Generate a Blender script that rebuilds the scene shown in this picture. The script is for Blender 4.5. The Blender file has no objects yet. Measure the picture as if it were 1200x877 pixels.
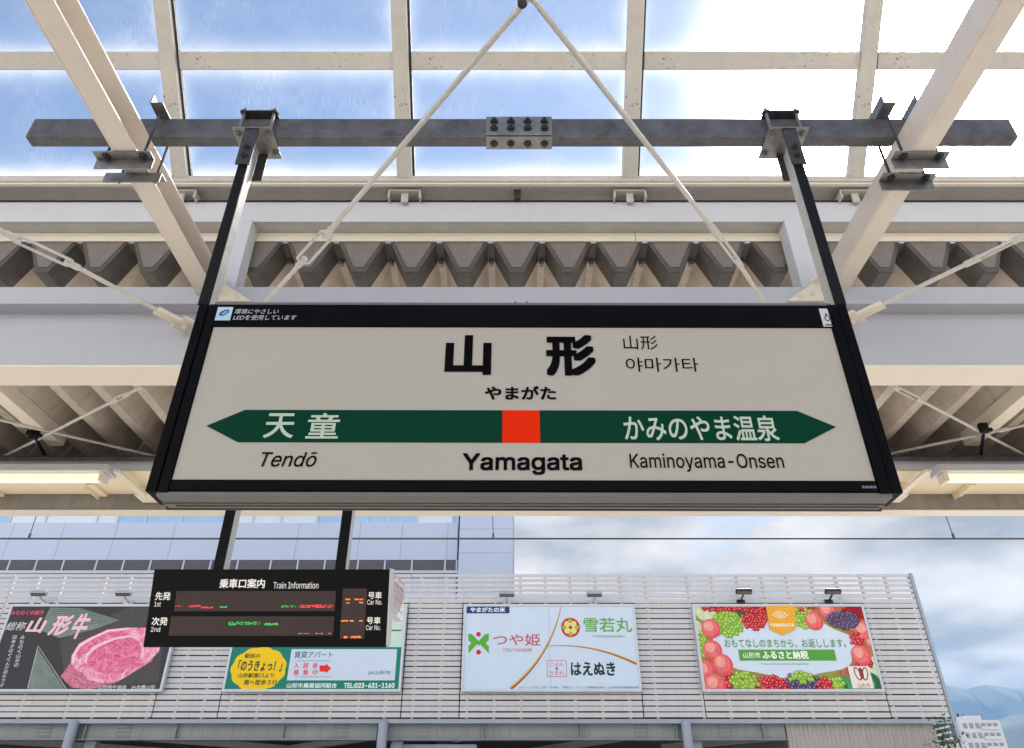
import bpy, bmesh, math, random
from mathutils import Vector, Matrix
R = math.radians
rnd = random.Random(7)
scene = bpy.context.scene
COL = scene.collection

# ------------------------------------------------------------------ camera
F, CX, CY, PITCH, H = 850.0, 600.0, 438.5, 32.2, 1.6
cp, sp = math.cos(R(PITCH)), math.sin(R(PITCH))
cd = bpy.data.cameras.new('camera'); cam = bpy.data.objects.new('camera', cd); COL.objects.link(cam)
cam.location = (0, 0, H); cam.rotation_euler = (R(90 + PITCH), 0, 0)
cd.sensor_width = 36; cd.lens = F / 1200 * 36; cd.clip_start = 0.05; cd.clip_end = 30000
scene.camera = cam

# ------------------------------------------------------------------ light
SUN_DIR = Vector((.388, .659, .83)).normalized()
SUN_EL = math.asin(SUN_DIR.z); SUN_AZ = math.atan2(SUN_DIR.x, SUN_DIR.y)
world = bpy.data.worlds.new('World'); scene.world = world; world.use_nodes = True
nt = world.node_tree; N = nt.nodes; L = nt.links
bg = N['Background']; bg.inputs['Strength'].default_value = 0.10
sky = N.new('ShaderNodeTexSky'); sky.sky_type = 'NISHITA'; sky.sun_disc = False
sky.sun_elevation = SUN_EL; sky.sun_rotation = SUN_AZ; sky.air_density = 1.0; sky.dust_density = 0.3; sky.ozone_density = 2.6
tc = N.new('ShaderNodeTexCoord'); sep = N.new('ShaderNodeSeparateXYZ'); L.new(tc.outputs['Generated'], sep.inputs[0])
def wmath(op, a, b=None, clamp=False):
    n = N.new('ShaderNodeMath'); n.operation = op; n.use_clamp = clamp
    for i, v in enumerate((a, b)):
        if v is None: continue
        if isinstance(v, (int, float)): n.inputs[i].default_value = v
        else: L.new(v, n.inputs[i])
    return n.outputs[0]
zz = wmath('ADD', wmath('MAXIMUM', sep.outputs[2], 0.0), 0.16)
comb = N.new('ShaderNodeCombineXYZ')
L.new(wmath('DIVIDE', sep.outputs[0], zz), comb.inputs[0]); L.new(wmath('DIVIDE', sep.outputs[1], zz), comb.inputs[1])
cn = N.new('ShaderNodeTexNoise'); cn.inputs['Scale'].default_value = 1.5; cn.inputs['Detail'].default_value = 7; cn.inputs['Roughness'].default_value = .56
cn.inputs['Distortion'].default_value = .3
L.new(comb.outputs[0], cn.inputs['Vector'])
cn2 = N.new('ShaderNodeTexNoise'); cn2.inputs['Scale'].default_value = 2.2; cn2.inputs['Detail'].default_value = 6; L.new(comb.outputs[0], cn2.inputs['Vector'])
# overcast bank low over the hills, breaking up overhead
low = N.new('ShaderNodeMapRange'); low.inputs[1].default_value = .18; low.inputs[2].default_value = .55; low.inputs[3].default_value = .46; low.inputs[4].default_value = -.22
L.new(sep.outputs[2], low.inputs[0])
cfac = N.new('ShaderNodeMapRange'); cfac.interpolation_type = 'SMOOTHSTEP'; cfac.inputs[1].default_value = .46; cfac.inputs[2].default_value = .68
bk2 = wmath('MULTIPLY', wmath('MAXIMUM', wmath('ADD', wmath('MULTIPLY', sep.outputs[0], -SUN_DIR.x), wmath('MULTIPLY', sep.outputs[1], -SUN_DIR.y)), 0.), .35)  # heavier unseen cloud cover added behind the camera, as fill
L.new(wmath('ADD', wmath('ADD', cn.outputs['Fac'], low.outputs[0]), bk2), cfac.inputs[0])
cr = N.new('ShaderNodeValToRGB')
e = cr.color_ramp.elements; e[0].position = .36; e[0].color = (2.35, 2.25, 2.2, 1); e[1].position = .64; e[1].color = (6.0, 5.5, 5.0, 1)
L.new(cn2.outputs['Fac'], cr.inputs[0])
# clouds opposite the sun are front-lit; boosted out of view as added fill light
back = wmath('ADD', wmath('MULTIPLY', sep.outputs[0], -SUN_DIR.x), wmath('MULTIPLY', sep.outputs[1], -SUN_DIR.y))
bk = N.new('ShaderNodeMapRange'); bk.inputs[1].default_value = .0; bk.inputs[2].default_value = .55; bk.inputs[3].default_value = 1.0; bk.inputs[4].default_value = 2.6; L.new(back, bk.inputs[0])
vm_ = N.new('ShaderNodeVectorMath'); vm_.operation = 'SCALE'; L.new(cr.outputs[0], vm_.inputs[0]); L.new(bk.outputs[0], vm_.inputs['Scale'])
mx = N.new('ShaderNodeMixRGB'); L.new(cfac.outputs[0], mx.inputs[0]); L.new(sky.outputs[0], mx.inputs[1]); L.new(vm_.outputs[0], mx.inputs[2])
L.new(mx.outputs[0], bg.inputs['Color'])
sl = bpy.data.lights.new('sun', 'SUN'); sl.energy = 5.0; sl.angle = R(0.5); sl.color = (1, .94, .85)
sun = bpy.data.objects.new('sun', sl); COL.objects.link(sun); sun.location = (8, 14, 20)
sun.rotation_euler = SUN_DIR.to_track_quat('Z', 'Y').to_euler()
vs = scene.view_settings; vs.view_transform = 'Standard'; vs.look = 'None'; vs.gamma = 1; vs.use_curve_mapping = False
vs.exposure = 1.0

# ------------------------------------------------------------------ pixel helpers (photo 1200 x 877)
def ray(px, py):
    x = (px - CX) / F; u = -(py - CY) / F
    return Vector((x, cp - u * sp, sp + u * cp))
def at(px, py, Y):
    d = ray(px, py); return Vector((0, 0, H)) + d * (Y / d.y)
def atz(px, py, z):
    d = ray(px, py); return Vector((0, 0, H)) + d * ((z - H) / d.z)
def zat(py, Y): return at(600, py, Y).z

# ------------------------------------------------------------------ materials
def mat(name, col, rough=.5, metal=0., var=.12, vs_=3., specks=0., streak=0., bump=0., spec=.5, emit=None, estr=0., speck_scale=60., dirtcol=(.05,.04,.03)):
    m = bpy.data.materials.new(name); m.use_nodes = True
    n = m.node_tree.nodes; l = m.node_tree.links; b = n['Principled BSDF']
    b.inputs['Roughness'].default_value = rough; b.inputs['Metallic'].default_value = metal
    b.inputs['Specular IOR Level'].default_value = spec
    t = n.new('ShaderNodeTexCoord')
    ns = n.new('ShaderNodeTexNoise'); ns.inputs['Scale'].default_value = vs_; ns.inputs['Detail'].default_value = 6; ns.inputs['Roughness'].default_value = .65
    l.new(t.outputs['Object'], ns.inputs['Vector'])
    rp = n.new('ShaderNodeValToRGB'); rp.color_ramp.elements[0].position = .3; rp.color_ramp.elements[1].position = .7
    rp.color_ramp.elements[0].color = tuple(c * (1 - var) for c in col) + (1,)
    rp.color_ramp.elements[1].color = tuple(min(c * (1 + var), .95) for c in col) + (1,)
    l.new(ns.outputs['Fac'], rp.inputs[0]); out = rp.outputs[0]
    def over(fac, c):
        nonlocal out
        k = n.new('ShaderNodeMixRGB'); l.new(fac, k.inputs[0]); l.new(out, k.inputs[1]); k.inputs[2].default_value = tuple(c) + (1,); out = k.outputs[0]
    if streak:
        mp = n.new('ShaderNodeMapping'); mp.inputs['Scale'].default_value = (14, 14, .8); l.new(t.outputs['Object'], mp.inputs[0])
        s2 = n.new('ShaderNodeTexNoise'); s2.inputs['Scale'].default_value = 1.; s2.inputs['Detail'].default_value = 5; l.new(mp.outputs[0], s2.inputs['Vector'])
        q = n.new('ShaderNodeMapRange'); q.inputs[1].default_value = .5; q.inputs[2].default_value = .75; q.inputs[4].default_value = streak
        l.new(s2.outputs['Fac'], q.inputs[0]); over(q.outputs[0], dirtcol)
    if specks:
        s2 = n.new('ShaderNodeTexNoise'); s2.inputs['Scale'].default_value = speck_scale; s2.inputs['Detail'].default_value = 2; l.new(t.outputs['Object'], s2.inputs['Vector'])
        s3 = n.new('ShaderNodeTexNoise'); s3.inputs['Scale'].default_value = 5; l.new(t.outputs['Object'], s3.inputs['Vector'])
        a = n.new('ShaderNodeMath'); a.operation = 'MULTIPLY_ADD'; a.inputs[1].default_value = .25; l.new(s3.outputs['Fac'], a.inputs[0]); l.new(s2.outputs['Fac'], a.inputs[2])
        q = n.new('ShaderNodeMapRange'); q.inputs[1].default_value = .80; q.inputs[2].default_value = .86; q.inputs[4].default_value = specks
        l.new(a.outputs[0], q.inputs[0]); over(q.outputs[0], dirtcol)
    l.new(out, b.inputs['Base Color'])
    # uneven gloss
    q = n.new('ShaderNodeMapRange'); q.inputs[3].default_value = max(rough - .1, .02); q.inputs[4].default_value = min(rough + .12, 1); l.new(ns.outputs['Fac'], q.inputs[0]); l.new(q.outputs[0], b.inputs['Roughness'])
    if bump:
        bn = n.new('ShaderNodeBump'); bn.inputs['Strength'].default_value = bump; bn.inputs['Distance'].default_value = .004; l.new(ns.outputs['Fac'], bn.inputs['Height']); l.new(bn.outputs[0], b.inputs['Normal'])
    if emit: b.inputs['Emission Color'].default_value = tuple(emit) + (1,); b.inputs['Emission Strength'].default_value = estr
    return m
_flat = {}
def ink(col, rough=.5, var=.03, sp=.15):
    k = (tuple(round(c, 3) for c in col), rough, sp)
    if k not in _flat: _flat[k] = mat('print_ink', col, rough, var=var, vs_=2, spec=sp)
    return _flat[k]
def srgb(r, g, b):
    f = lambda c: (c / 255 / 12.92) if c / 255 <= .04045 else ((c / 255 + .055) / 1.055) ** 2.4
    return (f(r), f(g), f(b))
def glow(col, s):
    m = bpy.data.materials.new('led_glow'); m.use_nodes = True; b = m.node_tree.nodes['Principled BSDF']
    b.inputs['Base Color'].default_value = tuple(c * .3 for c in col) + (1,)
    b.inputs['Emission Color'].default_value = tuple(col) + (1,); b.inputs['Emission Strength'].default_value = s
    return m
M = dict(
    cream=mat('cream_paint', (.78, .715, .60), .30, var=.035, vs_=1.5, specks=.35, speck_scale=130, streak=.05, dirtcol=(.25, .19, .13)),
    white=mat('white_paint', (.58, .595, .63), .34, var=.03, vs_=1.2, specks=.2, speck_scale=120, streak=.06, dirtcol=(.3, .25, .2)),
    bar=mat('skylight_bar_paint', (.52, .50, .45), .5, var=.08, specks=.8, speck_scale=70, streak=.1, dirtcol=(.10, .08, .06)),
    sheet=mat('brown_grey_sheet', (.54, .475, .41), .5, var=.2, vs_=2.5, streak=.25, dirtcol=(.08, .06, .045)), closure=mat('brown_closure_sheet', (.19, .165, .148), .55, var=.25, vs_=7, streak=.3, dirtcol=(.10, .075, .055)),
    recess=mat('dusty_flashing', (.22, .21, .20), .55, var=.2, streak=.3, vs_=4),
    galv=mat('galvanised_steel', (.24, .24, .24), .48, metal=.75, var=.28, vs_=18, specks=.5, bump=.15, dirtcol=(.10, .06, .03)),
    beam=mat('weathered_beam_steel', (.10, .10, .11), .5, metal=.3, var=.38, vs_=14, specks=.6, bump=.2, dirtcol=(.16, .09, .04)),
    bracket=mat('dark_bracket_steel', (.06, .06, .065), .5, metal=.5, var=.4, vs_=20, specks=.4, bump=.2, dirtcol=(.14, .08, .04)),
    hangdark=mat('black_hanger_paint', (.010, .010, .012), .42, var=.2, vs_=9, spec=.12),
    black=mat('black_frame_paint', (.004, .004, .006), .35, var=.2, vs_=5, spec=.04),
    blackmatt=mat('black_matt', (.010, .010, .011), .45, var=.2), case=mat('black_display_case', (.004, .004, .005), .4, var=.1, spec=.12),
    alu=mat('aluminium', (.15, .147, .14), .5, metal=.2, var=.1, vs_=10),
    gasket=mat('black_gasket', (.03, .03, .03), .7),
    rod=mat('cream_rod_paint', (.58, .56, .52), .45, var=.1, vs_=20, specks=.5, dirtcol=(.2, .13, .07)),
    girderpaint=mat('girder_white_paint', (.47, .48, .52), .36, var=.03, vs_=1.2, specks=.15, speck_scale=120, streak=.06, dirtcol=(.25, .22, .2)),
    darksheet=mat('dark_sheet_end_mat', (.085, .078, .072), .6, var=.35, vs_=8, streak=.4, dirtcol=(.03, .025, .02)),
    rafterpaint=mat('rafter_cream_paint', (.68, .61, .54), .24, var=.04, vs_=1.5, specks=.35, speck_scale=130, streak=.06, dirtcol=(.22, .17, .12)),
    galvlight=mat('light_galvanised', (.55, .55, .54), .45, metal=.3, var=.15, vs_=12), soffit_lamptint=mat('lamp_tinted_soffit_paint', (.80, .69, .50), .5, var=.06, specks=.3, dirtcol=(.3, .22, .12)),  # soffit cream carries the tube lights' yellow glow in its colour
    bolt=mat('zinc_bolt', (.22, .21, .20), .45, metal=.8, var=.3, vs_=60),
    conc=mat('platform_concrete', (.58, .52, .44), .85, var=.15, vs_=1.2, bump=.4),
    asphalt=mat('ballast_ground', (.40, .385, .36), .95, var=.3, vs_=9, bump=.8),
    slat=mat('grey_slat', (.56, .56, .575), .5, var=.06, vs_=1.2, streak=.12),
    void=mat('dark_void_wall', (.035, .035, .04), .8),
    wall=mat('white_panel_wall', (.52, .62, .80), .5, var=.03, vs_=.4, streak=.05, dirtcol=(.4, .42, .45)),
    joint=mat('panel_joint', (.42, .46, .54), .7),
    girder=mat('blue_grey_girder', (.24, .27, .29), .5, var=.15, vs_=1.5, streak=.3, dirtcol=(.08, .07, .06)),
    soffit=mat('dark_soffit', (.05, .05, .055), .8),
    corr=mat('grey_corrugated', (.36, .345, .335), .5, var=.08),
    pole=mat('blue_grey_pole', (.30, .36, .42), .4, var=.1),
    frame=mat('pale_board_frame', (.55, .62, .68), .4, var=.05),
    lampw=mat('floodlight_silver', (.55, .57, .58), .35, metal=.4),
    wire=mat('black_wire', (.05, .05, .055), .6),
    apart=mat('apartment_render', (.60, .61, .63), .7, var=.05, vs_=.2),
    aglass=mat('apartment_glass', (.22, .26, .32), .2),
    mount=mat('forest_slope', (.04, .06, .06), .9, var=.4, vs_=.004),
    leaf=mat('leaf_green', (.06, .11, .03), .75, spec=.2, var=.5, vs_=9),
    bark=mat('bark', (.12, .09, .06), .9, var=.3),
)
# window glass of the building behind
def glassmat(name, col, rough=.06, sp=.8):
    m = mat(name, col, rough, var=.15, vs_=.6, spec=sp); return m
M['winblue'] = glassmat('blue_window_glass', (.28, .52, .78)); M['windark'] = glassmat('grey_window_glass', (.10, .10, .12), .2, .2)
M['winblind'] = glassmat('window_blind_glass', (.62, .75, .86)); 

# weathered translucent skylight pane: clear film + forward-scattering haze + painted glow at the margins and run marks
def panemat():
    m = bpy.data.materials.new('weathered_glazing'); m.use_nodes = True; n = m.node_tree.nodes; l = m.node_tree.links
    n.remove(n['Principled BSDF']); out = n['Material Output']
    t = n.new('ShaderNodeTexCoord'); oi = n.new('ShaderNodeObjectInfo')
    off = n.new('ShaderNodeVectorMath'); off.operation = 'MULTIPLY_ADD'
    cmb = n.new('ShaderNodeCombineXYZ'); l.new(oi.outputs['Random'], cmb.inputs[0]); l.new(oi.outputs['Random'], cmb.inputs[1])
    l.new(cmb.outputs[0], off.inputs[0]); off.inputs[1].default_value = (37, 19, 0); l.new(t.outputs['Object'], off.inputs[2])
    mp = n.new('ShaderNodeMapping'); mp.inputs['Scale'].default_value = (230, 16, 1); l.new(off.outputs[0], mp.inputs[0])
    st = n.new('ShaderNodeTexNoise'); st.inputs['Scale'].default_value = 1; st.inputs['Detail'].default_value = 5; st.inputs['Roughness'].default_value = .7; l.new(mp.outputs[0], st.inputs['Vector'])
    bl = n.new('ShaderNodeTexNoise'); bl.inputs['Scale'].default_value = 3.2; bl.inputs['Detail'].default_value = 5; l.new(off.outputs[0], bl.inputs['Vector'])
    def ma(op, a, b=None, c=None, clamp=False):
        k = n.new('ShaderNodeMath'); k.operation = op; k.use_clamp = clamp
        for i, v in enumerate((a, b, c)):
            if v is None: continue
            if isinstance(v, (int, float)): k.inputs[i].default_value = v
            else: l.new(v, k.inputs[i])
        return k.outputs[0]
    s = n.new('ShaderNodeSeparateXYZ'); l.new(t.outputs['Generated'], s.inputs[0])
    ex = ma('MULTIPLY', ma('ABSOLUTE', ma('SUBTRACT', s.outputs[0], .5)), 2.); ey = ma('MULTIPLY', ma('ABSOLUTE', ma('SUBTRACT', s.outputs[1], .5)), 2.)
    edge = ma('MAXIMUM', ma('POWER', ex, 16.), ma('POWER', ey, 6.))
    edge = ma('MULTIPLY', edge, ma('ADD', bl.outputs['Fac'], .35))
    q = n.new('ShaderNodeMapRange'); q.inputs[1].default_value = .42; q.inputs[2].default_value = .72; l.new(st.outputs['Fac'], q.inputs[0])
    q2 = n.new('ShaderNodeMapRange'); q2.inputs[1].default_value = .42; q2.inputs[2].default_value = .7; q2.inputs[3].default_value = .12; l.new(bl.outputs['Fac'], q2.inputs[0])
    marks_glow = ma('ADD', ma('MULTIPLY', ma('MULTIPLY', q.outputs[0], q2.outputs[0]), .15), ma('MULTIPLY', edge, .75), clamp=True)  # run marks, plus a bright glow painted along the pane margins
    tr = n.new('ShaderNodeBsdfTransparent'); tr.inputs[0].default_value = (.74, .87, .97, 1)
    # run marks also tint the clear film a little, lighter and darker
    fine = n.new('ShaderNodeMapRange'); fine.inputs[1].default_value = .30; fine.inputs[2].default_value = .70; fine.inputs[3].default_value = .80; fine.inputs[4].default_value = 1.10; l.new(st.outputs['Fac'], fine.inputs[0])
    tv = n.new('ShaderNodeVectorMath'); tv.operation = 'SCALE'; tv.inputs[0].default_value = (.76, .87, .95); l.new(fine.outputs[0], tv.inputs['Scale']); l.new(tv.outputs[0], tr.inputs[0])
    rf = n.new('ShaderNodeBsdfRefraction'); rf.inputs['Color'].default_value = (.9, .9, .9, 1); rf.inputs['Roughness'].default_value = .55; rf.inputs['IOR'].default_value = 1.38
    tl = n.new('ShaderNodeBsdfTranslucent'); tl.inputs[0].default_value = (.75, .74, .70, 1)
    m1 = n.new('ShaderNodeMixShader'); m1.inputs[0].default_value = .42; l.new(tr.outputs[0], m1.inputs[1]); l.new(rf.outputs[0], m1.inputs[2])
    m2 = n.new('ShaderNodeMixShader'); l.new(ma('ADD', marks_glow, .05, clamp=True), m2.inputs[0]); l.new(m1.outputs[0], m2.inputs[1]); l.new(tl.outputs[0], m2.inputs[2])
    l.new(m2.outputs[0], out.inputs[0])
    return m
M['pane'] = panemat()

# ------------------------------------------------------------------ mesh helpers
ORG = {}
def tag(o, label=None, cat=None, group=None, kind=None):
    if label: o['label'] = label
    if cat: o['category'] = cat
    if group: o['group'] = group
    if kind: o['kind'] = kind
    return o
def empty(name, loc, label, cat, group=None, rot=(0, 0, 0)):
    o = bpy.data.objects.new(name, None); COL.objects.link(o); o.location = loc; o.rotation_euler = rot; o.empty_display_size = .1
    ORG[o.name] = Vector(loc); return tag(o, label, cat, group)
class MB:
    def __init__(s): s.v = []; s.f = []; s.m = []; s.t = []
    def add(s, vs, fs, mi=0):
        b = len(s.v); s.v += [Vector(v) for v in vs]; s.f += [[b + i for i in f] for f in fs]; s.m += [mi] * len(fs); return s
    def box(s, x0, x1, y0, y1, z0, z1, mi=0, mx=None):
        vs = [Vector((x, y, z)) for z in (z0, z1) for y in (y0, y1) for x in (x0, x1)]
        if mx: vs = [mx @ v for v in vs]
        return s.add(vs, [(0, 2, 3, 1), (4, 5, 7, 6), (0, 1, 5, 4), (2, 6, 7, 3), (0, 4, 6, 2), (1, 3, 7, 5)], mi)
    def tube(s, p0, p1, r, n=10, r1=None, mi=0, cap=True):
        p0 = Vector(p0); p1 = Vector(p1); r1 = r if r1 is None else r1
        q = (p1 - p0).to_track_quat('Z', 'Y').to_matrix()
        ring = lambda p, rr: [p + q @ Vector((math.cos(2 * math.pi * i / n) * rr, math.sin(2 * math.pi * i / n) * rr, 0)) for i in range(n)]
        fs = [(i, (i + 1) % n, n + (i + 1) % n, n + i) for i in range(n)]
        if cap: fs += [tuple(reversed(range(n))), tuple(range(n, 2 * n))]
        return s.add(ring(p0, r) + ring(p1, r1), fs, mi)
    def bar(s, p0, p1, w, h, mi=0):          # rectangular bar between two points
        p0 = Vector(p0); p1 = Vector(p1); d = (p1 - p0); q = d.to_track_quat('Y', 'Z').to_matrix().to_4x4(); q.translation = p0
        return s.box(-w / 2, w / 2, 0, d.length, -h / 2, h / 2, mi, q)
    def prism(s, poly, axis, a, b, mi=0):    # poly in the two other axes
        n = len(poly)
        def p(u, v, w): return {'x': (w, u, v), 'y': (u, w, v), 'z': (u, v, w)}[axis]
        vs = [p(u, v, a) for u, v in poly] + [p(u, v, b) for u, v in poly]
        fs = [(i, (i + 1) % n, n + (i + 1) % n, n + i) for i in range(n)] + [tuple(reversed(range(n))), tuple(range(n, 2 * n))]
        return s.add(vs, fs, mi)
    def poly(s, pts, d, mi=0):               # flat print in the local x-z plane, facing -y
        a = sum(pts[i][0] * pts[(i + 1) % len(pts)][1] - pts[(i + 1) % len(pts)][0] * pts[i][1] for i in range(len(pts)))
        if a < 0: pts = pts[::-1]
        return s.add([(u, -d, v) for u, v in pts], [tuple(range(len(pts)))], mi)
    def disc(s, u, v, ru, rv, d, mi=0, n=20, rot=0, a0=0, a1=2 * math.pi):
        pts = []
        for i in range(n):
            a = a0 + (a1 - a0) * i / n; x, y = math.cos(a) * ru, math.sin(a) * rv
            pts.append((u + x * math.cos(rot) - y * math.sin(rot), v + x * math.sin(rot) + y * math.cos(rot)))
        return s.poly(pts, d, mi)
    def hexbolt(s, p, n, r=.012, h=.01, mi=0):
        p = Vector(p); n = Vector(n).normalized()
        s.tube(p, p + n * h * .25, r * 1.45, 12, mi=mi); s.tube(p + n * h * .25, p + n * h, r, 6, mi=mi); return s.tube(p + n * h, p + n * (h * 1.7), r * .5, 8, mi=mi)
    def build(s, name, mats, parent=None, local=False, bevel=0, smooth=False, fix=True):
        if any(k in name for k in ('lettering', 'printed', 'name', 'station_', 'sticker', 'badge', 'led_')): fix = False
        if not isinstance(mats, (list, tuple)): mats = [mats]
        vs = s.v; loc = Vector((0, 0, 0))
        if parent is not None and not local: vs = [v - ORG[parent.name] for v in vs]
        xs = [min(v[i] for v in vs) for i in range(3)]; xe = [max(v[i] for v in vs) for i in range(3)]
        loc = Vector(((xs[0] + xe[0]) / 2, (xs[1] + xe[1]) / 2, xs[2]))
        me = bpy.data.meshes.new(name); me.from_pydata([v - loc for v in vs], [], s.f)
        for m in mats: me.materials.append(m)
        if len(mats) > 1: me.polygons.foreach_set('material_index', s.m)
        if fix:
            bm = bmesh.new(); bm.from_mesh(me); bmesh.ops.recalc_face_normals(bm, faces=bm.faces); bm.to_mesh(me); bm.free()
        if smooth: me.polygons.foreach_set('use_smooth', [True] * len(me.polygons))
        me.update(); o = bpy.data.objects.new(name, me); COL.objects.link(o); o.location = loc
        if parent is not None: o.parent = parent
        ORG[o.name] = loc + (ORG[parent.name] if parent is not None else Vector())
        if bevel:
            b = o.modifiers.new('edge', 'BEVEL'); b.width = bevel; b.segments = 2; b.limit_method = 'ANGLE'; b.angle_limit = R(40)
        return o
def copy_tree(o, parent=None):
    c = o.copy(); COL.objects.link(c)
    if parent is not None: c.parent = parent
    for ch in [x for x in COL.objects if x.parent == o]: copy_tree(ch, c)
    return c

# lettering as flat meshes, fitted into a (u0,u1,v0,v1) box of a local x-z plane
import os
try:    # the sans-serif that ships inside Blender; the built-in font otherwise
    SANS = bpy.data.fonts.load(os.path.join(bpy.utils.system_resource('DATAFILES'), 'fonts', 'Inter.woff2'))
except Exception:
    SANS = None
from mathutils.geometry import delaunay_2d_cdt
_tg = {}
def text_geo(body, shear=0.):
    """outlines of a line of text, filled contour by contour (overlapping strokes stay solid)"""
    if (body, shear) in _tg: return _tg[(body, shear)]
    cu = bpy.data.curves.new('lettering', 'FONT'); cu.body = body; cu.shear = shear; cu.resolution_u = 5
    cu.align_x = 'CENTER'
    if SANS and all(ord(c) < 0x250 for c in body): cu.font = SANS
    o = bpy.data.objects.new('lettering', cu); COL.objects.link(o)
    cu.fill_mode = 'NONE'
    dg = bpy.context.evaluated_depsgraph_get(); me = bpy.data.meshes.new_from_object(o.evaluated_get(dg))
    co = [(v.co.x, v.co.y) for v in me.vertices]; nxt = {}
    for e_ in me.edges: nxt.setdefault(e_.vertices[0], []).append(e_.vertices[1]); nxt.setdefault(e_.vertices[1], []).append(e_.vertices[0])
    bpy.data.objects.remove(o); bpy.data.curves.remove(cu); bpy.data.meshes.remove(me)
    seen = set(); loops = []
    for i in range(len(co)):
        if i in seen or i not in nxt: continue
        lp = [i]; seen.add(i); cur = min(nxt[i])
        while cur not in seen:
            lp.append(cur); seen.add(cur); k = [j for j in nxt[cur] if j not in seen]
            if not k: break
            cur = k[0]
        pts = [co[j] for j in lp]; cl = [pts[0]]
        for p in pts[1:]:
            if abs(p[0] - cl[-1][0]) + abs(p[1] - cl[-1][1]) > 1e-5: cl.append(p)
        if abs(cl[0][0] - cl[-1][0]) + abs(cl[0][1] - cl[-1][1]) < 1e-5: cl.pop()
        if len(cl) > 2: loops.append(cl)
    bb = [(min(x for x, _ in p), max(x for x, _ in p), min(y for _, y in p), max(y for _, y in p)) for p in loops]
    grp = list(range(len(loops)))
    for i in range(len(loops)):
        for j in range(i):
            if bb[j][0] <= bb[i][1] and bb[j][1] >= bb[i][0] and bb[j][2] <= bb[i][3] and bb[j][3] >= bb[i][2]:
                a_, b_ = grp[i], grp[j]; grp = [b_ if g_ == a_ else g_ for g_ in grp]
    vs, fs = [], []
    for gk in sorted(set(grp)):
        mem = [loops[i] for i in range(len(loops)) if grp[i] == gk]; V, E_ = [], []
        for p in mem: n_ = len(V); V += [Vector(q) for q in p]; E_ += [(n_ + k, n_ + (k + 1) % len(p)) for k in range(len(p))]
        out = delaunay_2d_cdt(V, E_, [], 0, 1e-6)
        b_ = len(vs); vs += [(v.x, v.y, 0) for v in out[0]]
        for t_ in out[2]:
            qx = sum(out[0][k].x for k in t_) / 3; qy = sum(out[0][k].y for k in t_) / 3; wn = 0
            for p in mem:
                for k in range(len(p)):
                    (x1, y1), (x2, y2) = p[k - 1], p[k]
                    if (y1 > qy) != (y2 > qy) and qx < (x2 - x1) * (qy - y1) / (y2 - y1) + x1: wn += 1 if y2 > y1 else -1
            if wn: fs.append(tuple(b_ + k for k in t_))
    _tg[(body, shear)] = (vs, fs); return vs, fs
def add_text(mb, body, box, d, mi=0, bold=0., shear=0., rot=0.):
    vs, fs = text_geo(body, shear); bold *= .8
    x0 = min(v[0] for v in vs) - bold; x1 = max(v[0] for v in vs) + bold; y0 = min(v[1] for v in vs) - bold; y1 = max(v[1] for v in vs) + bold
    u0, u1, v0, v1 = box; uc, vc = (u0 + u1) / 2, (v0 + v1) / 2
    kx, ky = (u1 - u0) / max(x1 - x0, 1e-6), (v1 - v0) / max(y1 - y0, 1e-6)
    step = min(.0001, .0002)
    shifts = [(0, 0)] if bold < .004 else [(0, 0), (bold, bold), (-bold, bold), (bold, -bold), (-bold, -bold), (bold, 0), (-bold, 0), (0, bold), (0, -bold)]
    mxl = max(v[2] for v in vs) + 1; mb.t.append((len(mb.v), len(mb.f), mi))
    for q, (sx, sy) in enumerate(shifts):
        mb.add([(u0 + (v[0] + sx - x0) * kx, -d - (v[2] + q * mxl) * step * .6, v0 + (v[1] + sy - y0) * ky) for v in vs], fs, mi)
class Plane:
    """a vertical (or tilted) board: turns photo pixels into its own u,v"""
    def __init__(s, O, tilt=0.):
        s.O = Vector(O); t = R(tilt); s.n = Vector((0, -math.cos(t), -math.sin(t))); s.uv_v = Vector((0, -math.sin(t), math.cos(t)))
    def uv(s, px, py):
        d = ray(px, py); o = Vector((0, 0, H)); k = (s.O - o).dot(s.n) / d.dot(s.n); p = o + d * k - s.O
        return (p.x, p.dot(s.uv_v))
    def box(s, x0, x1, y0, y1):
        xm, ym = (x0 + x1) / 2, (y0 + y1) / 2
        return (s.uv(x0, ym)[0], s.uv(x1, ym)[0], s.uv(xm, y1)[1], s.uv(xm, y0)[1])
def build_lines(mb, name, mats, parent, local=True):
    """every written line becomes a part of its own"""
    if not isinstance(mats, (list, tuple)): mats = [mats]
    ends = [(a, b) for a, b, _ in mb.t[1:]] + [(len(mb.v), len(mb.f))]
    for (v0, f0, mi), (v1, f1) in zip(mb.t, ends):
        q = MB(); q.v = mb.v[v0:v1]; q.f = [[i - v0 for i in f] for f in mb.f[f0:f1]]; q.m = [0] * len(q.f); q.build(name, mats[mi], parent, local=local)
def rect(b): u0, u1, v0, v1 = b; return [(u0, v0), (u1, v0), (u1, v1), (u0, v1)]

# ================================================================== SETTING
g = MB(); g.box(-4000, 4000, -300, 9000, -1.4, -1.15); tag(g.build('ground', M['asphalt']), 'grey ballast ground around the tracks', 'ground', kind='structure')
g = MB(); g.box(-60, 60, -7, 4.9, -1.15, 0); tag(g.build('platform', M['conc'], bevel=.02), 'pale concrete platform under the canopy', 'platform', kind='structure')
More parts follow.
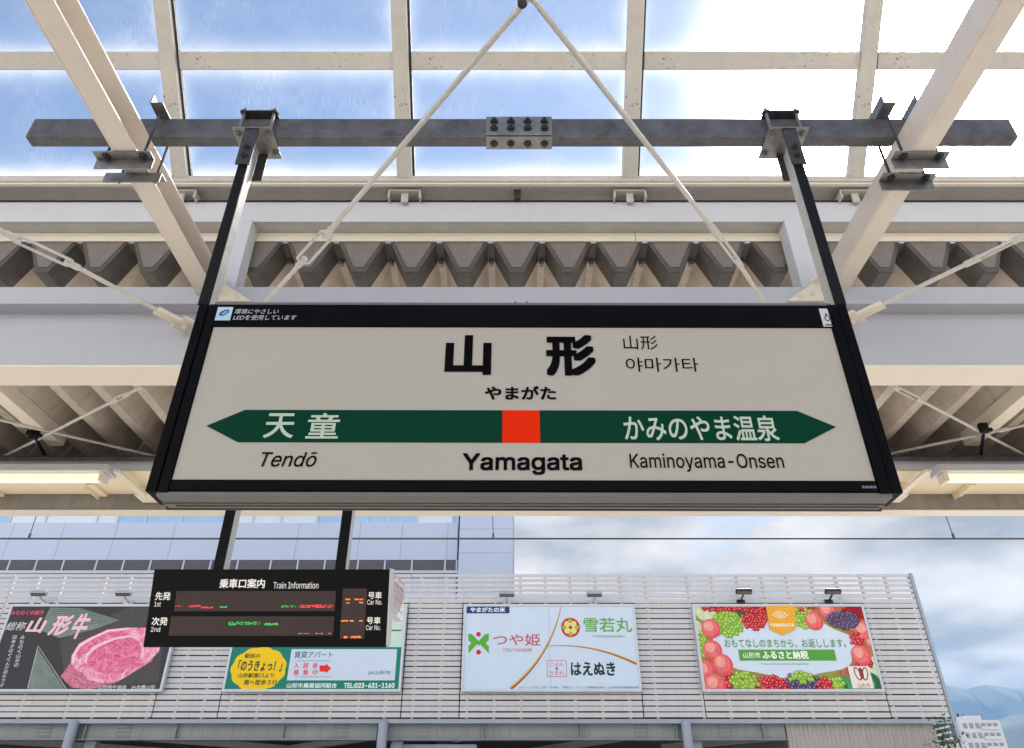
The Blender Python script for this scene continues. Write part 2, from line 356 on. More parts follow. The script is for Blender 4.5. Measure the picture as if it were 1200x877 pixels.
# hills
def ridge(name, Y, pts, base, thick, label):
    # pts: (px,py) skyline samples; continued to both sides with gentle noise
    line = []
    P0 = [at(px, py, Y) for px, py in pts]
    x = -Y * 1.2
    while x < P0[0].x - Y * .02:
        line.append((x, P0[0].z * (.9 + .18 * math.sin(x / Y * 17) + .08 * math.sin(x / Y * 41)))); x += Y * .02
    line += [(p.x, p.z) for p in P0]
    x = P0[-1].x + Y * .02
    while x < Y * 1.6:
        line.append((x, P0[-1].z * (.92 + .15 * math.sin(x / Y * 15) + .07 * math.sin(x / Y * 37)))); x += Y * .02
    mb = MB(); n = len(line); rows = 9; vs = []
    for r in range(rows):
        k = r / (rows - 1)                        # 0 = skyline, 1 = foot nearer the camera
        for i, (x, z) in enumerate(line):
            j = (math.sin(i * 1.7 + r * 2.1) * .12 + math.sin(i * .6 + r) * .1) * math.sin(math.pi * k)
            vs.append((x, Y - thick * k, base + (z - base) * max(0, (1 - k) ** 1.1 + j)))
    for i, (x, z) in enumerate(line): vs.append((x, Y + thick, base))
    fs = [(r * n + i, r * n + i + 1, (r + 1) * n + i + 1, (r + 1) * n + i) for r in range(rows - 1) for i in range(n - 1)]
    fs += [(i + 1, i, rows * n + i, rows * n + i + 1) for i in range(n - 1)]
    mb.add(vs, fs); return tag(mb.build(name, M['mount'], smooth=True), label, 'mountain', kind='structure')
ridge('mountain', 5200, [(1080, 800), (1108, 803), (1120, 806), (1132, 808), (1143, 805), (1154, 803), (1166, 804), (1178, 806), (1189, 808), (1200, 807), (1215, 805)], -2, 900, 'hazy blue mountain ridge behind the apartment tower')
ridge('hill', 3000, [(1080, 850), (1110, 846), (1140, 852), (1165, 846), (1185, 838), (1200, 836), (1220, 832)], -2, 700, 'lower darker wooded hill in front of the mountain ridge')

# ================================================================== WHITE BUILDING BEHIND
Yb = 27.0
t = empty('office_building', (at(250, 667, Yb).x, Yb, -1.15), 'pale blue-white panelled building with ribbon windows rising behind the slatted screen', 'building')
xl = at(-120, 640, Yb).x; xr = at(536, 640, Yb).x; zs0 = zat(668, Yb); zs1 = zat(656.5, Yb); zw0 = zat(613, Yb); zw1 = zat(585, Yb)
m = MB(); m.box(xl, xr, Yb, Yb + 9, -1.15, zs0 - .15); m.box(xl, xr, Yb - .02, Yb + 9, zs1, zw0); m.box(xl, xr, Yb + .05, Yb + 9, zs0 - .15, zs1); m.box(xl, xr, Yb - .02, Yb + 9, zw1, zw1 + 1.6); m.box(xl, xr, Yb + .06, Yb + 9, zw0, zw1)
m.build('wall', M['wall'], t)
m = MB()
for px in (8, 68, 131, 200, 347, 420, 470, 524): x = at(px, 640, Yb).x; m.box(x - .015, x + .015, Yb - .024, Yb - .01, zs1 + .01, zw0 - .01)
m.build('panel_joint', M['joint'], t)
# lower ribbon windows and upper ribbon windows
x = xl; k = 0
while x < xr - .2:
    w = 1.02 if k % 3 else 1.25
    f = MB(); f.box(x + .04, min(x + w, xr) - .04, Yb - .02, Yb + .03, zs0 - .10, zs1 - .02); f = f.build('window', M['windark'], t)
    q = MB(); q.box(min(x + w, xr) - .03, min(x + w, xr) + .03, Yb - .03, Yb + .04, zs0 - .12, zs1 - .01); q.build('mullion', M['wall'], f)
    x += w; k += 1
x = xl; k = 0
while x < xr - .3:
    w = (2.0, .8, 1.1, 1.4)[k % 4]
    f = MB(); f.box(x + .03, min(x + w, xr) - .03, Yb + .03, Yb + .058, zw0 + .01, zw1 - .03); f = f.build('window', (M['winblue'], M['winblind'], M['winblue'], M['winblind'])[(k * 7 // 3) % 4], t)
    q = MB(); q.box(min(x + w, xr) - .04, min(x + w, xr) + .04, Yb + .0, Yb + .059, zw0 + .005, zw1 - .01); q.build('mullion', M['wall'], f)
    x += w; k += 1
m = MB(); m.box(xl, xr + .1, Yb - .35, Yb, zs0 - .22, zs0 - .13); m.build('ledge', M['frame'], t)
# stair tower block
Yt = 26.4; t = empty('stair_tower', (at(570, 660, Yt).x, Yt, -1.15), 'plain pale panelled tower block at the end of the ribbon-windowed building', 'building')
x0 = at(537.5, 650, Yt).x; x1 = at(602, 650, Yt).x
m = MB(); m.box(x0, x1, Yt, Yt + 8, -1.15, zat(575, Yt) + 2); m.build('wall', M['wall'], t)
m = MB()
for py in (648, 620): z = zat(py, Yt); m.box(x0 - .003, x1 + .003, Yt - .006, Yt + .1, z - .012, z + .012)
m.box(x1 - .03, x1 + .02, Yt - .02, Yt + .1, -1, zat(575, Yt) + 2); m.build('panel_joint', M['joint'], t)

# ================================================================== SLATTED SCREEN (Y=18)
Yf = 18.0; zb = zat(842, Yf); zt = zat(673, Yf); XR = 9.92; XL = -17.5
scr = empty('slatted_screen', (-3, Yf, zb), 'long grey screen of horizontal slats carrying the four billboards', 'screen wall')
NS = 27; pitch = (zt - zb) / NS; sh = pitch * .81
joints = [XL, -12.4, -8.15, -6.67, -2.52, -1.2, 2.98, 4.39, 8.58, XR]
for a, b in zip(joints[:-1], joints[1:]):
    m = MB()
    for i in range(NS):
        z = zb + i * pitch + (.004 * math.sin(i * 3.1 + a))
        h_ = sh if i < NS - 4 else pitch * .58
        m.box(a + .012, b - .012, Yf, Yf + .028, z + pitch - h_, z + pitch)
    m.build('slat_panel', M['slat'], scr)
m = MB(); x = XL + .3
while x < XR - .1:
    m.box(x - .03, x + .03, Yf + .033, Yf + .11, zb, zt - .02); x += .62 if int(x * 10) % 3 else 1.05
m.build('slat_support', M['slat'], scr)
m = MB(); m.box(XR + .002, XR + .075, Yf - .02, Yf + .16, zb - .5, zt + .02); m.box(XL, XR, Yf + .005, Yf + .16, zb - .10, zb - .012); m.build('edge_trim', M['pole'], scr)
m = MB()
for i in range(4):
    z = zb - .5 + i * pitch; m.box(XR + .02, XR + .05, Yf + .17, Yf + 3.4, z + .02, z + sh)
m.build('return_slats', M['slat'], scr)

# station concourse body behind the screen
body = empty('concourse_building', (-3, 22, -1.15), 'dark raised station concourse on steel girders behind the slatted screen', 'building')
zr = zat(703, Yf); zg1 = zat(845, 18.25); zg0 = zat(868, 18.25)
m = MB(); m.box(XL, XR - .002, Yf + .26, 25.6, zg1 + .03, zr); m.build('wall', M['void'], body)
m = MB(); m.box(XL, 6.1, 18.3, 25.6, zg1 - .16, zg1 - .02); m.build('soffit', M['soffit'], body)
xg = at(920, 857, 18.25).x
m = MB(); m.box(XL, xg, 18.25, 18.27, zg0 + .03, zg1 - .03); m.box(XL, xg, 18.14, 18.38, zg0, zg0 + .028); m.box(XL, xg, 18.14, 18.38, zg1 - .028, zg1)
for px in (-20, 90, 102, 208, 333, 442, 455, 566, 680, 792, 806, 893): x = at(px, 856, 18.25).x; m.box(x - .012, x + .012, 18.15, 18.249, zg0 + .03, zg1 - .03)
m.build('girder', M['girder'], body, bevel=.004)
for px in (52, 145, 400, 496, 752, 850):
    m = MB(); x = at(px, 856, 18.25).x; m.box(x - .17, x + .17, 18.235, 18.249, zg0 + .05, zg1 - .05)
    for i in range(4):
        for j in range(4): m.hexbolt((x - .12 + i * .08, 18.235, zg0 + .09 + j * (zg1 - zg0 - .18) / 3), (0, -1, 0), .016, .016)
    m.build('splice_plate', M['girder'], body)
m = MB()
for a, b in (((-13, 18.6), (-9.5, 22)), ((-8.6, 18.6), (-5.3, 22)), ((-6.4, 22), (-3.3, 18.6)), ((-1.2, 18.6), (-2.2, 22)), ((2.6, 18.6), (.6, 22)), ((3.9, 21), (6.0, 18.6))):
    m.bar((a[0], a[1], zg1 - .3), (b[0], b[1], zg1 - .3), .16, .14)
m.build('floor_brace', M['corr'], body)
m = MB(); m.box(at(458, 872, 18.9).x, at(558, 872, 18.9).x, 18.9, 20.4, zg0 - 1.2, zg0 - .02); m.build('service_box', M['wall'], body)
for px in (86, 449, 804):
    x = at(px, 860, 18.12).x; m = MB(); m.tube((x, 18.02, -1.15), (x, 18.02, zg1 - .03), .11, 16); m.box(x + .16, x + .40, 18.42, 18.66, -1.15, zg0 - .002); m.build('column', M['pole'], body)
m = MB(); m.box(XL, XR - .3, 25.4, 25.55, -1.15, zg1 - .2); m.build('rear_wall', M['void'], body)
# corrugated end wall
x0, x1 = xg + .03, at(1096, 856, 18.2).x
m = MB(); n = int((x1 - x0) / .05); prof = []
for i in range(n + 1): prof.append((x0 + (x1 - x0) * i / n, 18.2 + (.035 if i % 4 in (0, 1) else 0)))
m.add([(x, y, z) for z in (-1.15, zg1) for x, y in prof], [(i, i + 1, n + 1 + i + 1, n + 1 + i) for i in range(n)])
m.box(x0, x1, 18.23, 18.4, -1.15, zg1 - .002); m.build('corrugated_wall', M['corr'], body, fix=False)

# ------------------------------------------------------------------ billboards
def board(corners, name, label, bgcol):
    """corners: bottom-left/right px at y 811, top px 709"""
    xl, xr, = corners; Y = 17.86
    a = at(xl, 811, Y); b = at(xr, 811, Y); zt_ = zat(708.5, Y); zb_ = a.z
    O = Vector(((a.x + b.x) / 2, Y, zb_)); e_ = empty(name, O, label, 'billboard', 'billboards on the slatted screen')
    w = (b.x - a.x) / 2; h = zt_ - zb_; fw = .055
    m = MB()
    m.box(-w, w, -.03, .10, 0, fw); m.box(-w, w, -.03, .10, h - fw, h); m.box(-w, -w + fw, -.03, .10, fw, h - fw); m.box(w - fw, w, -.03, .10, fw, h - fw)
    m.build('frame', M['frame'], e_, local=True, bevel=.006)
    m = MB(); m.box(-w + fw, w - fw, -.008, .08, fw, h - fw); m.build('poster', ink(bgcol, .35), e_, local=True)
    P = Plane(O + Vector((0, -.01, 0))); return e_, P, w, h, fw
def clipu(pts, w): return [(max(-w, min(w, u)), v) for u, v in pts]

# board 1: beef
e1, P, w, h, fw = board((-23, 189.5), 'billboard', 'black billboard with a large cut of pink marbled raw beef', srgb(62, 60, 64))
def px(P, pts): return [P.uv(a, b) for a, b in pts]
lim = w - fw - .005
glassy = mat('print_grey_green', srgb(104, 122, 118), .35, var=.3, vs_=4)
m = MB(); m.poly(px(P, [(59, 712), (95, 713), (140, 727), (112, 737), (70, 748), (46, 738)]), .0112)
m.poly(px(P, [(44, 760), (76, 808), (33, 808)]), .0112)
for i in range(9): m.poly(px(P, [(56 + i * 3, 714 + i * 2.6), (98 + i * 4.6, 714 + i * 1.6), (98 + i * 4.6, 714.5 + i * 1.6), (56 + i * 3, 714.7 + i * 2.6)]), .0122, 1)
m.poly(px(P, [(44.2, 757), (45, 757), (79, 808.5), (77.6, 808.5)]), .0124, 2); m.poly(px(P, [(44.2, 757), (45, 757), (33, 807), (31.8, 807)]), .0124, 2)
m.build('printed_glass_shards', [glassy, ink(srgb(70, 90, 86)), ink(srgb(170, 178, 180))], e1, local=True)
dark = mat('print_dark_streaks', srgb(48, 47, 52), .4, var=.35, vs_=7)
m = MB(); m.poly(px(P, [(70, 752), (84, 744), (150, 712), (196, 712), (190, 760), (186, 800), (120, 806), (76, 800)]), .0105); m.build('printed_slate', dark, e1, local=True)
def marble(name, lo, hi, sc):
    mm = mat(name, lo, .4, var=.05); nn = mm.node_tree.nodes; ll = mm.node_tree.links; b = nn['Principled BSDF']
    t_ = nn.new('ShaderNodeTexCoord'); v = nn.new('ShaderNodeTexNoise'); v.inputs['Scale'].default_value = sc; v.inputs['Detail'].default_value = 8; v.inputs['Roughness'].default_value = .7; v.inputs['Distortion'].default_value = 1.5
    ll.new(t_.outputs['Object'], v.inputs['Vector']); r_ = nn.new('ShaderNodeValToRGB'); r_.color_ramp.elements[0].position = .4; r_.color_ramp.elements[1].position = .64
    r_.color_ramp.elements[0].color = tuple(lo) + (1,); r_.color_ramp.elements[1].color = tuple(hi) + (1,); ll.new(v.outputs['Fac'], r_.inputs[0]); ll.new(r_.outputs[0], b.inputs['Base Color']); return mm
meat = marble('print_beef', srgb(204, 40, 104), srgb(240, 150, 186), 9); fat = marble('print_beef_fat', srgb(220, 78, 138), srgb(248, 200, 218), 5); cut = marble('print_beef_slice', srgb(170, 60, 95), srgb(225, 140, 165), 12)
m = MB(); m.poly(px(P, [(83, 777), (71, 793), (84, 806), (106, 808), (134, 801), (150, 792), (178, 775), (184, 762), (120, 770)]), .0125); m.build('printed_beef_slice', cut, e1, local=True)
m = MB()
m.poly(px(P, [(83, 777), (84, 768), (92, 755), (106, 747), (126, 738), (150, 735.5), (172, 736), (186, 743), (190, 752), (186, 764), (172, 778), (152, 791), (138, 799), (120, 801), (104, 797), (97, 788), (88, 785)]), .0135, 0)
m.poly(px(P, [(102, 776), (104, 768), (116, 758), (134, 750), (152, 747), (162, 752), (165, 760), (164, 771), (150, 784), (128, 790), (112, 787), (106, 781)]), .0145, 1)
m.poly(px(P, [(88, 764), (100, 752), (128, 742), (146, 739), (148, 744), (128, 749), (110, 757), (98, 768), (92, 774)]), .0145, 1)
rim = ink(srgb(248, 208, 222)); stroke_ = [(100, 777), (102, 768), (114, 757.5), (134, 749), (153, 745.5), (164, 750), (168, 760), (167, 771)]
for (ax, ay), (bx, by) in zip(stroke_[:-1], stroke_[1:]): m.poly(px(P, [(ax - .7, ay - .9), (bx - .7, by - .9), (bx + .7, by + .9), (ax + .7, ay + .9)]), .0152, 2)
m.poly(px(P, [(84, 777), (85, 768), (93, 755.5), (107, 747.5), (127, 738.6), (150, 736), (150, 737.4), (128, 740.4), (108, 749.5), (95, 757.5), (88, 768), (87, 778)]), .0152, 2)
m.build('printed_beef_cut', [fat, meat, rim], e1, local=True)
m = MB(); pk = ink(srgb(240, 196, 205)); wt = ink(srgb(205, 208, 214)); rd = ink(srgb(222, 96, 120))
add_text(m, 'みちのくの銘牛', P.box(13, 52, 715.5, 721), .0155, 1, .03)
add_text(m, '山', P.box(32, 54, 724, 742), .0155, 0, .045, .2); add_text(m, '形', P.box(59, 84, 721, 745), .0155, 0, .04, .3); add_text(m, '牛', P.box(85, 104, 719, 749), .0155, 0, .04, .3)
add_text(m, '総称', P.box(7, 31, 729, 739), .0155, 2, .01, .2)
for i, ch in enumerate('みちのく山形の'): y0 = 745 + i * 5.4; add_text(m, ch, P.box(24 - i * 1.2, 29 - i * 1.2, y0, y0 + 4.6), .0155, 2, .015)
for i, ch in enumerate('四季がはぐくんだ和牛です'): y0 = 745 + i * 5.1; add_text(m, ch, P.box(15 - i * 1.35, 19.6 - i * 1.35, y0, y0 + 4.4), .0155, 2, .015)
add_text(m, '山形肉牛協会　JA全農山形', P.box(115, 182, 803, 808.4), .0155, 2, .02)
build_lines(m, 'lettering', [pk, rd, wt], e1)

# board 2: farm co-op
e2, P, w, h, fw = board((259.8, 469.5), 'billboard', 'green billboard with a yellow cloud shape, partly hidden by the train information display', srgb(20, 128, 110))
pg = ink(srgb(196, 222, 205)); m = MB()
zu = P.uv(365, 758.5)[1]; m.poly([(-w + fw + .004, zu), (w - fw - .004, zu), (w - fw - .004, h - fw - .004), (-w + fw + .004, h - fw - .004)], .0105); m.build('printed_pale_panel', pg, e2, local=True)
m = MB(); add_text(m, 'グリーンタワー', P.box(330, 470, 732, 746), .012, 0, .01); build_lines(m, 'lettering', ink(srgb(70, 90, 84)), e2)
m = MB(); cu_, cv_ = P.uv(303, 784); ru = P.uv(334, 784)[0] - cu_; rv = P.uv(303, 759.5)[1] - cv_
pts = []
for i in range(72):
    a = 2 * math.pi * i / 72; k = 1 + .06 * abs(math.sin(a * 5.5)); pts.append((cu_ + math.cos(a) * ru * k, cv_ + math.sin(a) * rv * k))
m.poly(pts, .0125); m.build('printed_yellow_cloud', ink(srgb(240, 200, 30)), e2, local=True)
m = MB(); m.poly(rect(P.box(339, 464, 761, 797.5)), .0125); m.poly([P.uv(a, b) for a, b in ((374.5, 780), (382, 780), (382, 777.5), (388, 783.6), (382, 789.5), (382, 787.4), (374.5, 787.4))], .0145, 1)
for y in (774.4, 793.2): m.poly(rect(P.box(346, 388, y, y + .6)), .0145, 2)
m.build('printed_white_panel', [ink(srgb(202, 216, 236)), ink(srgb(222, 52, 46)), ink(srgb(90, 140, 150))], e2, local=True)
m = MB(); gk = ink(srgb(20, 78, 60)); tl_ = ink(srgb(72, 124, 130)); rr_ = ink(srgb(226, 84, 84)); ww = ink(srgb(220, 236, 232))
add_text(m, '駅前の', P.box(287, 305, 766, 771.5), .015, 0, .02); add_text(m, '「のうきょっ！」', P.box(279, 331, 773.5, 787), .015, 0, .035, .1)
add_text(m, '山形駅東口より', P.box(279, 321, 789, 794.5), .015, 0, .025); add_text(m, '南へ徒歩３分', P.box(286, 325, 796.5, 803), .015, 0, .025)
add_text(m, '賃貸アパート', P.box(345, 390, 763.5, 771.5), .015, 1, .015)
for i, ch in enumerate('入居者募集中'): x = 344 + (i % 3) * 11; y = 777 + (i // 3) * 8; add_text(m, ch, P.box(x, x + 6.5, y, y + 6.6), .015, 2, .02)
add_text(m, 'JA山形市', P.box(431, 458, 786, 791.5), .015, 1, .015)
add_text(m, '山形市農業協同組合', P.box(336, 395, 800.5, 806.5), .013, 3, .03); add_text(m, 'TEL:023-631-1160', P.box(403, 462.5, 800.5, 806.5), .013, 3, .04)
build_lines(m, 'lettering', [gk, tl_, rr_, ww], e2)

# board 3: rice
e3, P, w, h, fw = board((540.3, 752.3), 'billboard', 'white billboard for rice with gold curved lines and green and red emblems', srgb(200, 218, 236))
m = MB(); gold, brn = ink(srgb(214, 178, 96)), ink(srgb(150, 86, 60))
def stroke(mb, cs, wid, d, mi):
    L_, R_ = [], []
    for i, (x, y) in enumerate(cs):
        x2, y2 = cs[min(i + 1, len(cs) - 1)]; x1, y1 = cs[max(i - 1, 0)]; dx, dy = x2 - x1, y2 - y1; q = math.hypot(dx, dy); k = wid(i / (len(cs) - 1)) / 2
        L_.append((x - dy / q * k, y + dx / q * k)); R_.append((x + dy / q * k, y - dx / q * k))
    for i in range(len(cs) - 1): mb.poly(px(P, [L_[i], L_[i + 1], R_[i + 1], R_[i]]), d, mi)
def bez(a, b, c, n=16): return [((1 - t_) ** 2 * a[0] + 2 * t_ * (1 - t_) * b[0] + t_ * t_ * c[0], (1 - t_) ** 2 * a[1] + 2 * t_ * (1 - t_) * b[1] + t_ * t_ * c[1]) for t_ in [i / n for i in range(n + 1)]]
c1 = bez((657, 711), (645, 770), (598, 807.5)); c2 = bez((640, 757), (695, 753), (745.6, 778))
stroke(m, c1, lambda k: .4 + 4.2 * k, .0112, 0); stroke(m, [(x + .7, y + .4) for x, y in c1], lambda k: .2 + 1.9 * k, .0128, 1)
stroke(m, c2, lambda k: .4 + 3.2 * k, .0112, 0); stroke(m, [(x, y + .5) for x, y in c2], lambda k: .2 + 1.5 * k, .0128, 1)
m.build('printed_curves', [gold, brn], e3, local=True)
m = MB(); m.poly(rect(P.box(547, 597, 710.5, 719)), .0125); m.build('printed_blue_tag', ink(srgb(34, 62, 120)), e3, local=True)
m = MB(); gr, rdd, yl = ink(srgb(92, 172, 60)), ink(srgb(206, 40, 70)), ink(srgb(222, 220, 130))
m.poly(px(P, [(548.8, 742), (560, 754), (549, 766)]), .0125, 0); m.poly(px(P, [(572.8, 742), (561.5, 754), (572.8, 766)]), .0125, 0)
for a, b in ((548.9, 754), (572.7, 754)): u, v = P.uv(a, b); m.disc(u, v, .055, .055, .0135, 3)
m.poly(px(P, [(552, 742.5), (560.8, 751.5), (569.5, 742.5), (572.5, 744.5), (561, 757), (549, 744.5)]), .0130, 0)
for b in (743.5, 764.5): u, v = P.uv(560.8, b); m.disc(u, v, .055, .055, .0140, 1)
m.build('printed_green_emblem', [gr, rdd, yl, ink(srgb(200, 218, 236))], e3, local=True)
m = MB(); u, v = P.uv(668.5, 735.5); m.disc(u, v, .225, .225, .0125, 0, 32)
for i in range(4):
    a = math.pi / 4 + i * math.pi / 2; m.disc(u + math.cos(a) * .105, v + math.sin(a) * .105, .075, .075, .014, 1)
    a = i * math.pi / 2; m.disc(u + math.cos(a) * .15, v + math.sin(a) * .15, .05, .05, .0145, 2)
m.disc(u, v, .04, .04, .015, 0); m.build('printed_round_emblem', [rdd, yl, ink(srgb(150, 190, 80))], e3, local=True)
m = MB(); b_ = P.box(641, 664, 774, 793.5); u0, u1, v0, v1 = b_; q = .012
for rc in ((u0, u1, v0, v0 + q), (u0, u1, v1 - q, v1), (u0, u0 + q, v0 + q, v1 - q), (u1 - q, u1, v0 + q, v1 - q)): m.poly(rect(rc), .0125)
add_text(m, 'ごはん', (u0 + .06, u1 - .06, v1 - .13, v1 - .04), .0125); add_text(m, 'うまれ', (u0 + .06, u1 - .06, v0 + .04, v0 + .13), .0125)
m.disc((u0 + u1) / 2, (v0 + v1) / 2, .035, .035, .0125); m.build('printed_red_seal', ink(srgb(200, 100, 110)), e3, local=True)
m = MB(); wk, rk, gk2, kk, gy = ink(srgb(226, 232, 244)), ink(srgb(196, 80, 96)), ink(srgb(100, 170, 72)), ink(srgb(28, 50, 56)), ink(srgb(120, 130, 140))
add_text(m, 'やまがたの米', P.box(551, 592, 711.8, 717.8), .0145, 0, .04); add_text(m, 'つや姫', P.box(578, 633, 743, 757), .0145, 1, .005); add_text(m, 'TSUYAHIME', P.box(589, 624, 760, 764), .0145, 1)
add_text(m, '雪若丸', P.box(684, 740, 724, 741), .0145, 2, .01); add_text(m, 'YUKIWAKAMARU', P.box(694, 732, 744.5, 747.5), .0145, 2)
add_text(m, 'はえぬき', P.box(669, 721, 776, 792), .0145, 3, .03)
add_text(m, 'JAグループ山形・山形「つや姫」「雪若丸」ブランド化戦略推進本部　山形県産米改善推進会議', P.box(608, 748, 804.3, 807.4), .0145, 4)
build_lines(m, 'lettering', [wk, rk, gk2, kk, gy], e3)
m = MB(); m.poly(rect(P.box(643.8, 644.3, 711, 808)), .0108); m.build('poster_seam', ink(srgb(170, 184, 200)), e3, local=True)

# board 4: fruit
e4, P, w, h, fw = board((824, 1037), 'billboard', 'white billboard framed with peaches, grapes and cherries around a green banner', srgb(206, 222, 238))
fr = {k: ink(srgb(*v)) for k, v in dict(pe=(226, 92, 98), pe2=(234, 112, 112), pl=(244, 158, 146), gr=(140, 182, 46), gl=(190, 214, 96), ch=(196, 36, 52), cl=(236, 110, 106), pu=(70, 66, 100), pv=(128, 126, 164), me=(196, 214, 176), wm=(70, 150, 96), wd=(30, 96, 62), dk=(96, 24, 44)).items()}
for k_ in ('pe', 'pe2', 'pl', 'wm', 'wd', 'me'): fr[k_] = mat('print_' + k_, fr[k_].node_tree.nodes['Color Ramp'].color_ramp.elements[0].color[:3] if False else srgb(*dict(pe=(224, 84, 94), pe2=(234, 110, 112), pl=(244, 160, 148), wm=(74, 152, 98), wd=(34, 100, 64), me=(200, 216, 180))[k_]), .4, var=.22, vs_=9, spec=.2)
keys = list(fr); KI = {k: i for i, k in enumerate(keys)}
W_ = w - fw - .004; ztop = h - fw - .004; zbot = fw + .004
m = MB()
def fdisc(mb, u, v, r, d, mi):
    pts = [(max(-W_, min(W_, u + math.cos(a) * r)), max(zbot, min(ztop, v + math.sin(a) * r))) for a in [2 * math.pi * i / 18 for i in range(18)]]
    ded = []
    for q in pts:
        if not ded or abs(q[0] - ded[-1][0]) + abs(q[1] - ded[-1][1]) > 1e-4: ded.append(q)
    if len(ded) > 1 and abs(ded[0][0] - ded[-1][0]) + abs(ded[0][1] - ded[-1][1]) < 1e-4: ded.pop()
    pts = ded
    # drop degenerate clipped discs
    if len(pts) > 2 and max(p[0] for p in pts) - min(p[0] for p in pts) > .02 and max(p[1] for p in pts) - min(p[1] for p in pts) > .02: mb.poly(pts, d, mi)
def big(pxy, r, a, b, d):
    u, v = P.uv(*pxy); u += rnd.uniform(-.002, .002)
    fdisc(m, u, v, r, d, KI[a]); fdisc(m, u - r * .10, v + r * .1, r * .84, d + .0005, KI[a + '2'] if a + '2' in KI else KI[a]); fdisc(m, u - r * .22, v + r * .24, r * .5, d + .001, KI[b])
def cluster(cx, cy, rx, ry, n, r, a, b, d0):
    rx *= 1.12; ry *= 1.12; u0, v0 = P.uv(cx, cy); du = P.uv(cx + rx, cy)[0] - u0; dv = v0 - P.uv(cx, cy + ry)[1]
    st = r * 1.45; pts = []; j = 0; y = -dv
    while y <= dv:
        x = -du + (st / 2 if j % 2 else 0)
        while x <= du:
            if (x / du) ** 2 + (y / dv) ** 2 <= 1.05: pts.append((x + rnd.uniform(-.25, .25) * st, y + rnd.uniform(-.25, .25) * st))
            x += st
        y += st * .85; j += 1
    rnd.shuffle(pts)
    for i, (x, y) in enumerate(pts):
        d = d0 + i * .00016; u, v = u0 + x, v0 + y; q = rnd.uniform(.88, 1.12) * r
        fdisc(m, u, v, q, d, KI['dk' if a in ('ch', 'pu') else 'wm'])
        fdisc(m, u - q * .05, v + q * .06, q * .86, d + .00004, KI[a]); fdisc(m, u - q * .2, v + q * .25, q * .5, d + .00008, KI[b])
bed = marble('print_fruit_bed', srgb(120, 160, 50), srgb(190, 40, 54), 3)
mb_ = MB(); ib = [P.uv(*q) for q in ((846, 741), (872, 741), (886, 736), (900, 732), (916, 744), (934, 736), (950, 738), (962, 726), (978, 730), (990, 744), (1002, 764), (1006, 778), (985, 792), (960, 796), (940, 792), (905, 795), (884, 790), (866, 788), (858, 778), (846, 762))]
hc, hh_ = (ztop + zbot) / 2, (ztop - zbot) / 2; ib = []; ob_ = []
for i in range(48):
    an = 2 * math.pi * i / 48; cu_, su_ = math.cos(an), math.sin(an); k_ = 1 + .05 * math.sin(an * 7)
    ib.append((cu_ * W_ * .82 * k_, hc + su_ * hh_ * .74 * k_)); q = min(1 / max(abs(cu_), 1e-6), 1 / max(abs(su_), 1e-6)); ob_.append((cu_ * W_ * q, hc + su_ * hh_ * q))
for i in range(48): j = (i + 1) % 48; mb_.poly([ib[i], ib[j], ob_[j], ob_[i]], .0108)
mb_.build('printed_fruit_bed', bed, e4, local=True)
big((826, 715), .26, 'me', 'me', .0112); big((874, 714), .25, 'wd', 'wm', .0115); big((1022, 805), .34, 'wd', 'wm', .0112); big((990, 808), .3, 'wm', 'wd', .0116); big((1030, 782), .25, 'me', 'me', .0114)
big((815, 735), .16, 'me', 'me', .012)
cluster(852, 731, 15, 13, 46, .055, 'gr', 'gl', .0140); cluster(884, 727, 13, 9, 30, .045, 'ch', 'cl', .0145); cluster(941, 722, 12, 12, 28, .055, 'gr', 'gl', .0150)
cluster(824, 757, 5, 14, 14, .05, 'gr', 'gl', .013)
for xy, r in (((833, 737), .225), ((835, 762), .225), ((826, 786), .24), ((847, 779), .235), ((838, 803), .25), ((954, 728), .22), ((970, 716), .22), ((1012, 739), .23), ((1009, 768), .23), ((1020, 754), .12)): big(xy, r, 'pe', 'pl', .0205 + rnd.random() * .004)
cluster(1003, 718, 14, 8, 34, .04, 'ch', 'dk', .0150); cluster(988, 727, 16, 9, 60, .042, 'pu', 'pv', .0220); cluster(1004, 749, 7, 7, 26, .045, 'ch', 'cl', .0190)
cluster(1014, 776, 7, 7, 10, .05, 'ch', 'cl', .0165); cluster(980, 803, 9, 8, 10, .055, 'gr', 'gl', .0165); cluster(916, 806, 40, 4, 10, .045, 'ch', 'cl', .0112); cluster(888, 713, 60, 4, 10, .045, 'ch', 'cl', .0112); cluster(853, 799, 5, 8, 10, .06, 'ch', 'cl', .0165)
cluster(872, 799, 15, 9, 44, .055, 'gr', 'gl', .0250); cluster(905, 802, 16, 8, 50, .05, 'ch', 'cl', .0190); cluster(940, 800, 17, 9, 60, .05, 'pu', 'pv', .0250); cluster(938, 794, 12, 5, 16, .055, 'gr', 'gl', .0360); cluster(967, 803, 7, 7, 14, .055, 'ch', 'cl', .028)
m.build('printed_fruit', [fr[k] for k in keys], e4, local=True)
m = MB(); og, bl_ = ink(srgb(232, 172, 58)), ink(srgb(250, 238, 214))
m.poly(px(P, [(897, 710.5), (931, 710.5), (932, 738), (916.5, 745), (902, 738)]), .038)
for i in range(7):
    a = R(40 + i * 16.6); u, v = P.uv(915, 728); m.poly([(u + math.cos(a - .07) * .06, v + math.sin(a) * .06), (u + math.cos(a - .05) * .24, v + math.sin(a - .05) * .24), (u + math.cos(a + .05) * .24, v + math.sin(a + .05) * .24), (u + math.cos(a + .07) * .06, v + math.sin(a) * .06)], .0395, 1)
add_text(m, 'YAMAGATA', P.box(902, 930, 731, 735), .0395, 1, .03); m.build('printed_badge', [og, bl_], e4, local=True)
m = MB(); m.poly(rect(P.box(866, 979, 761.5, 774.5)), .0125); m.build('printed_green_banner', ink(srgb(86, 160, 70)), e4, local=True)
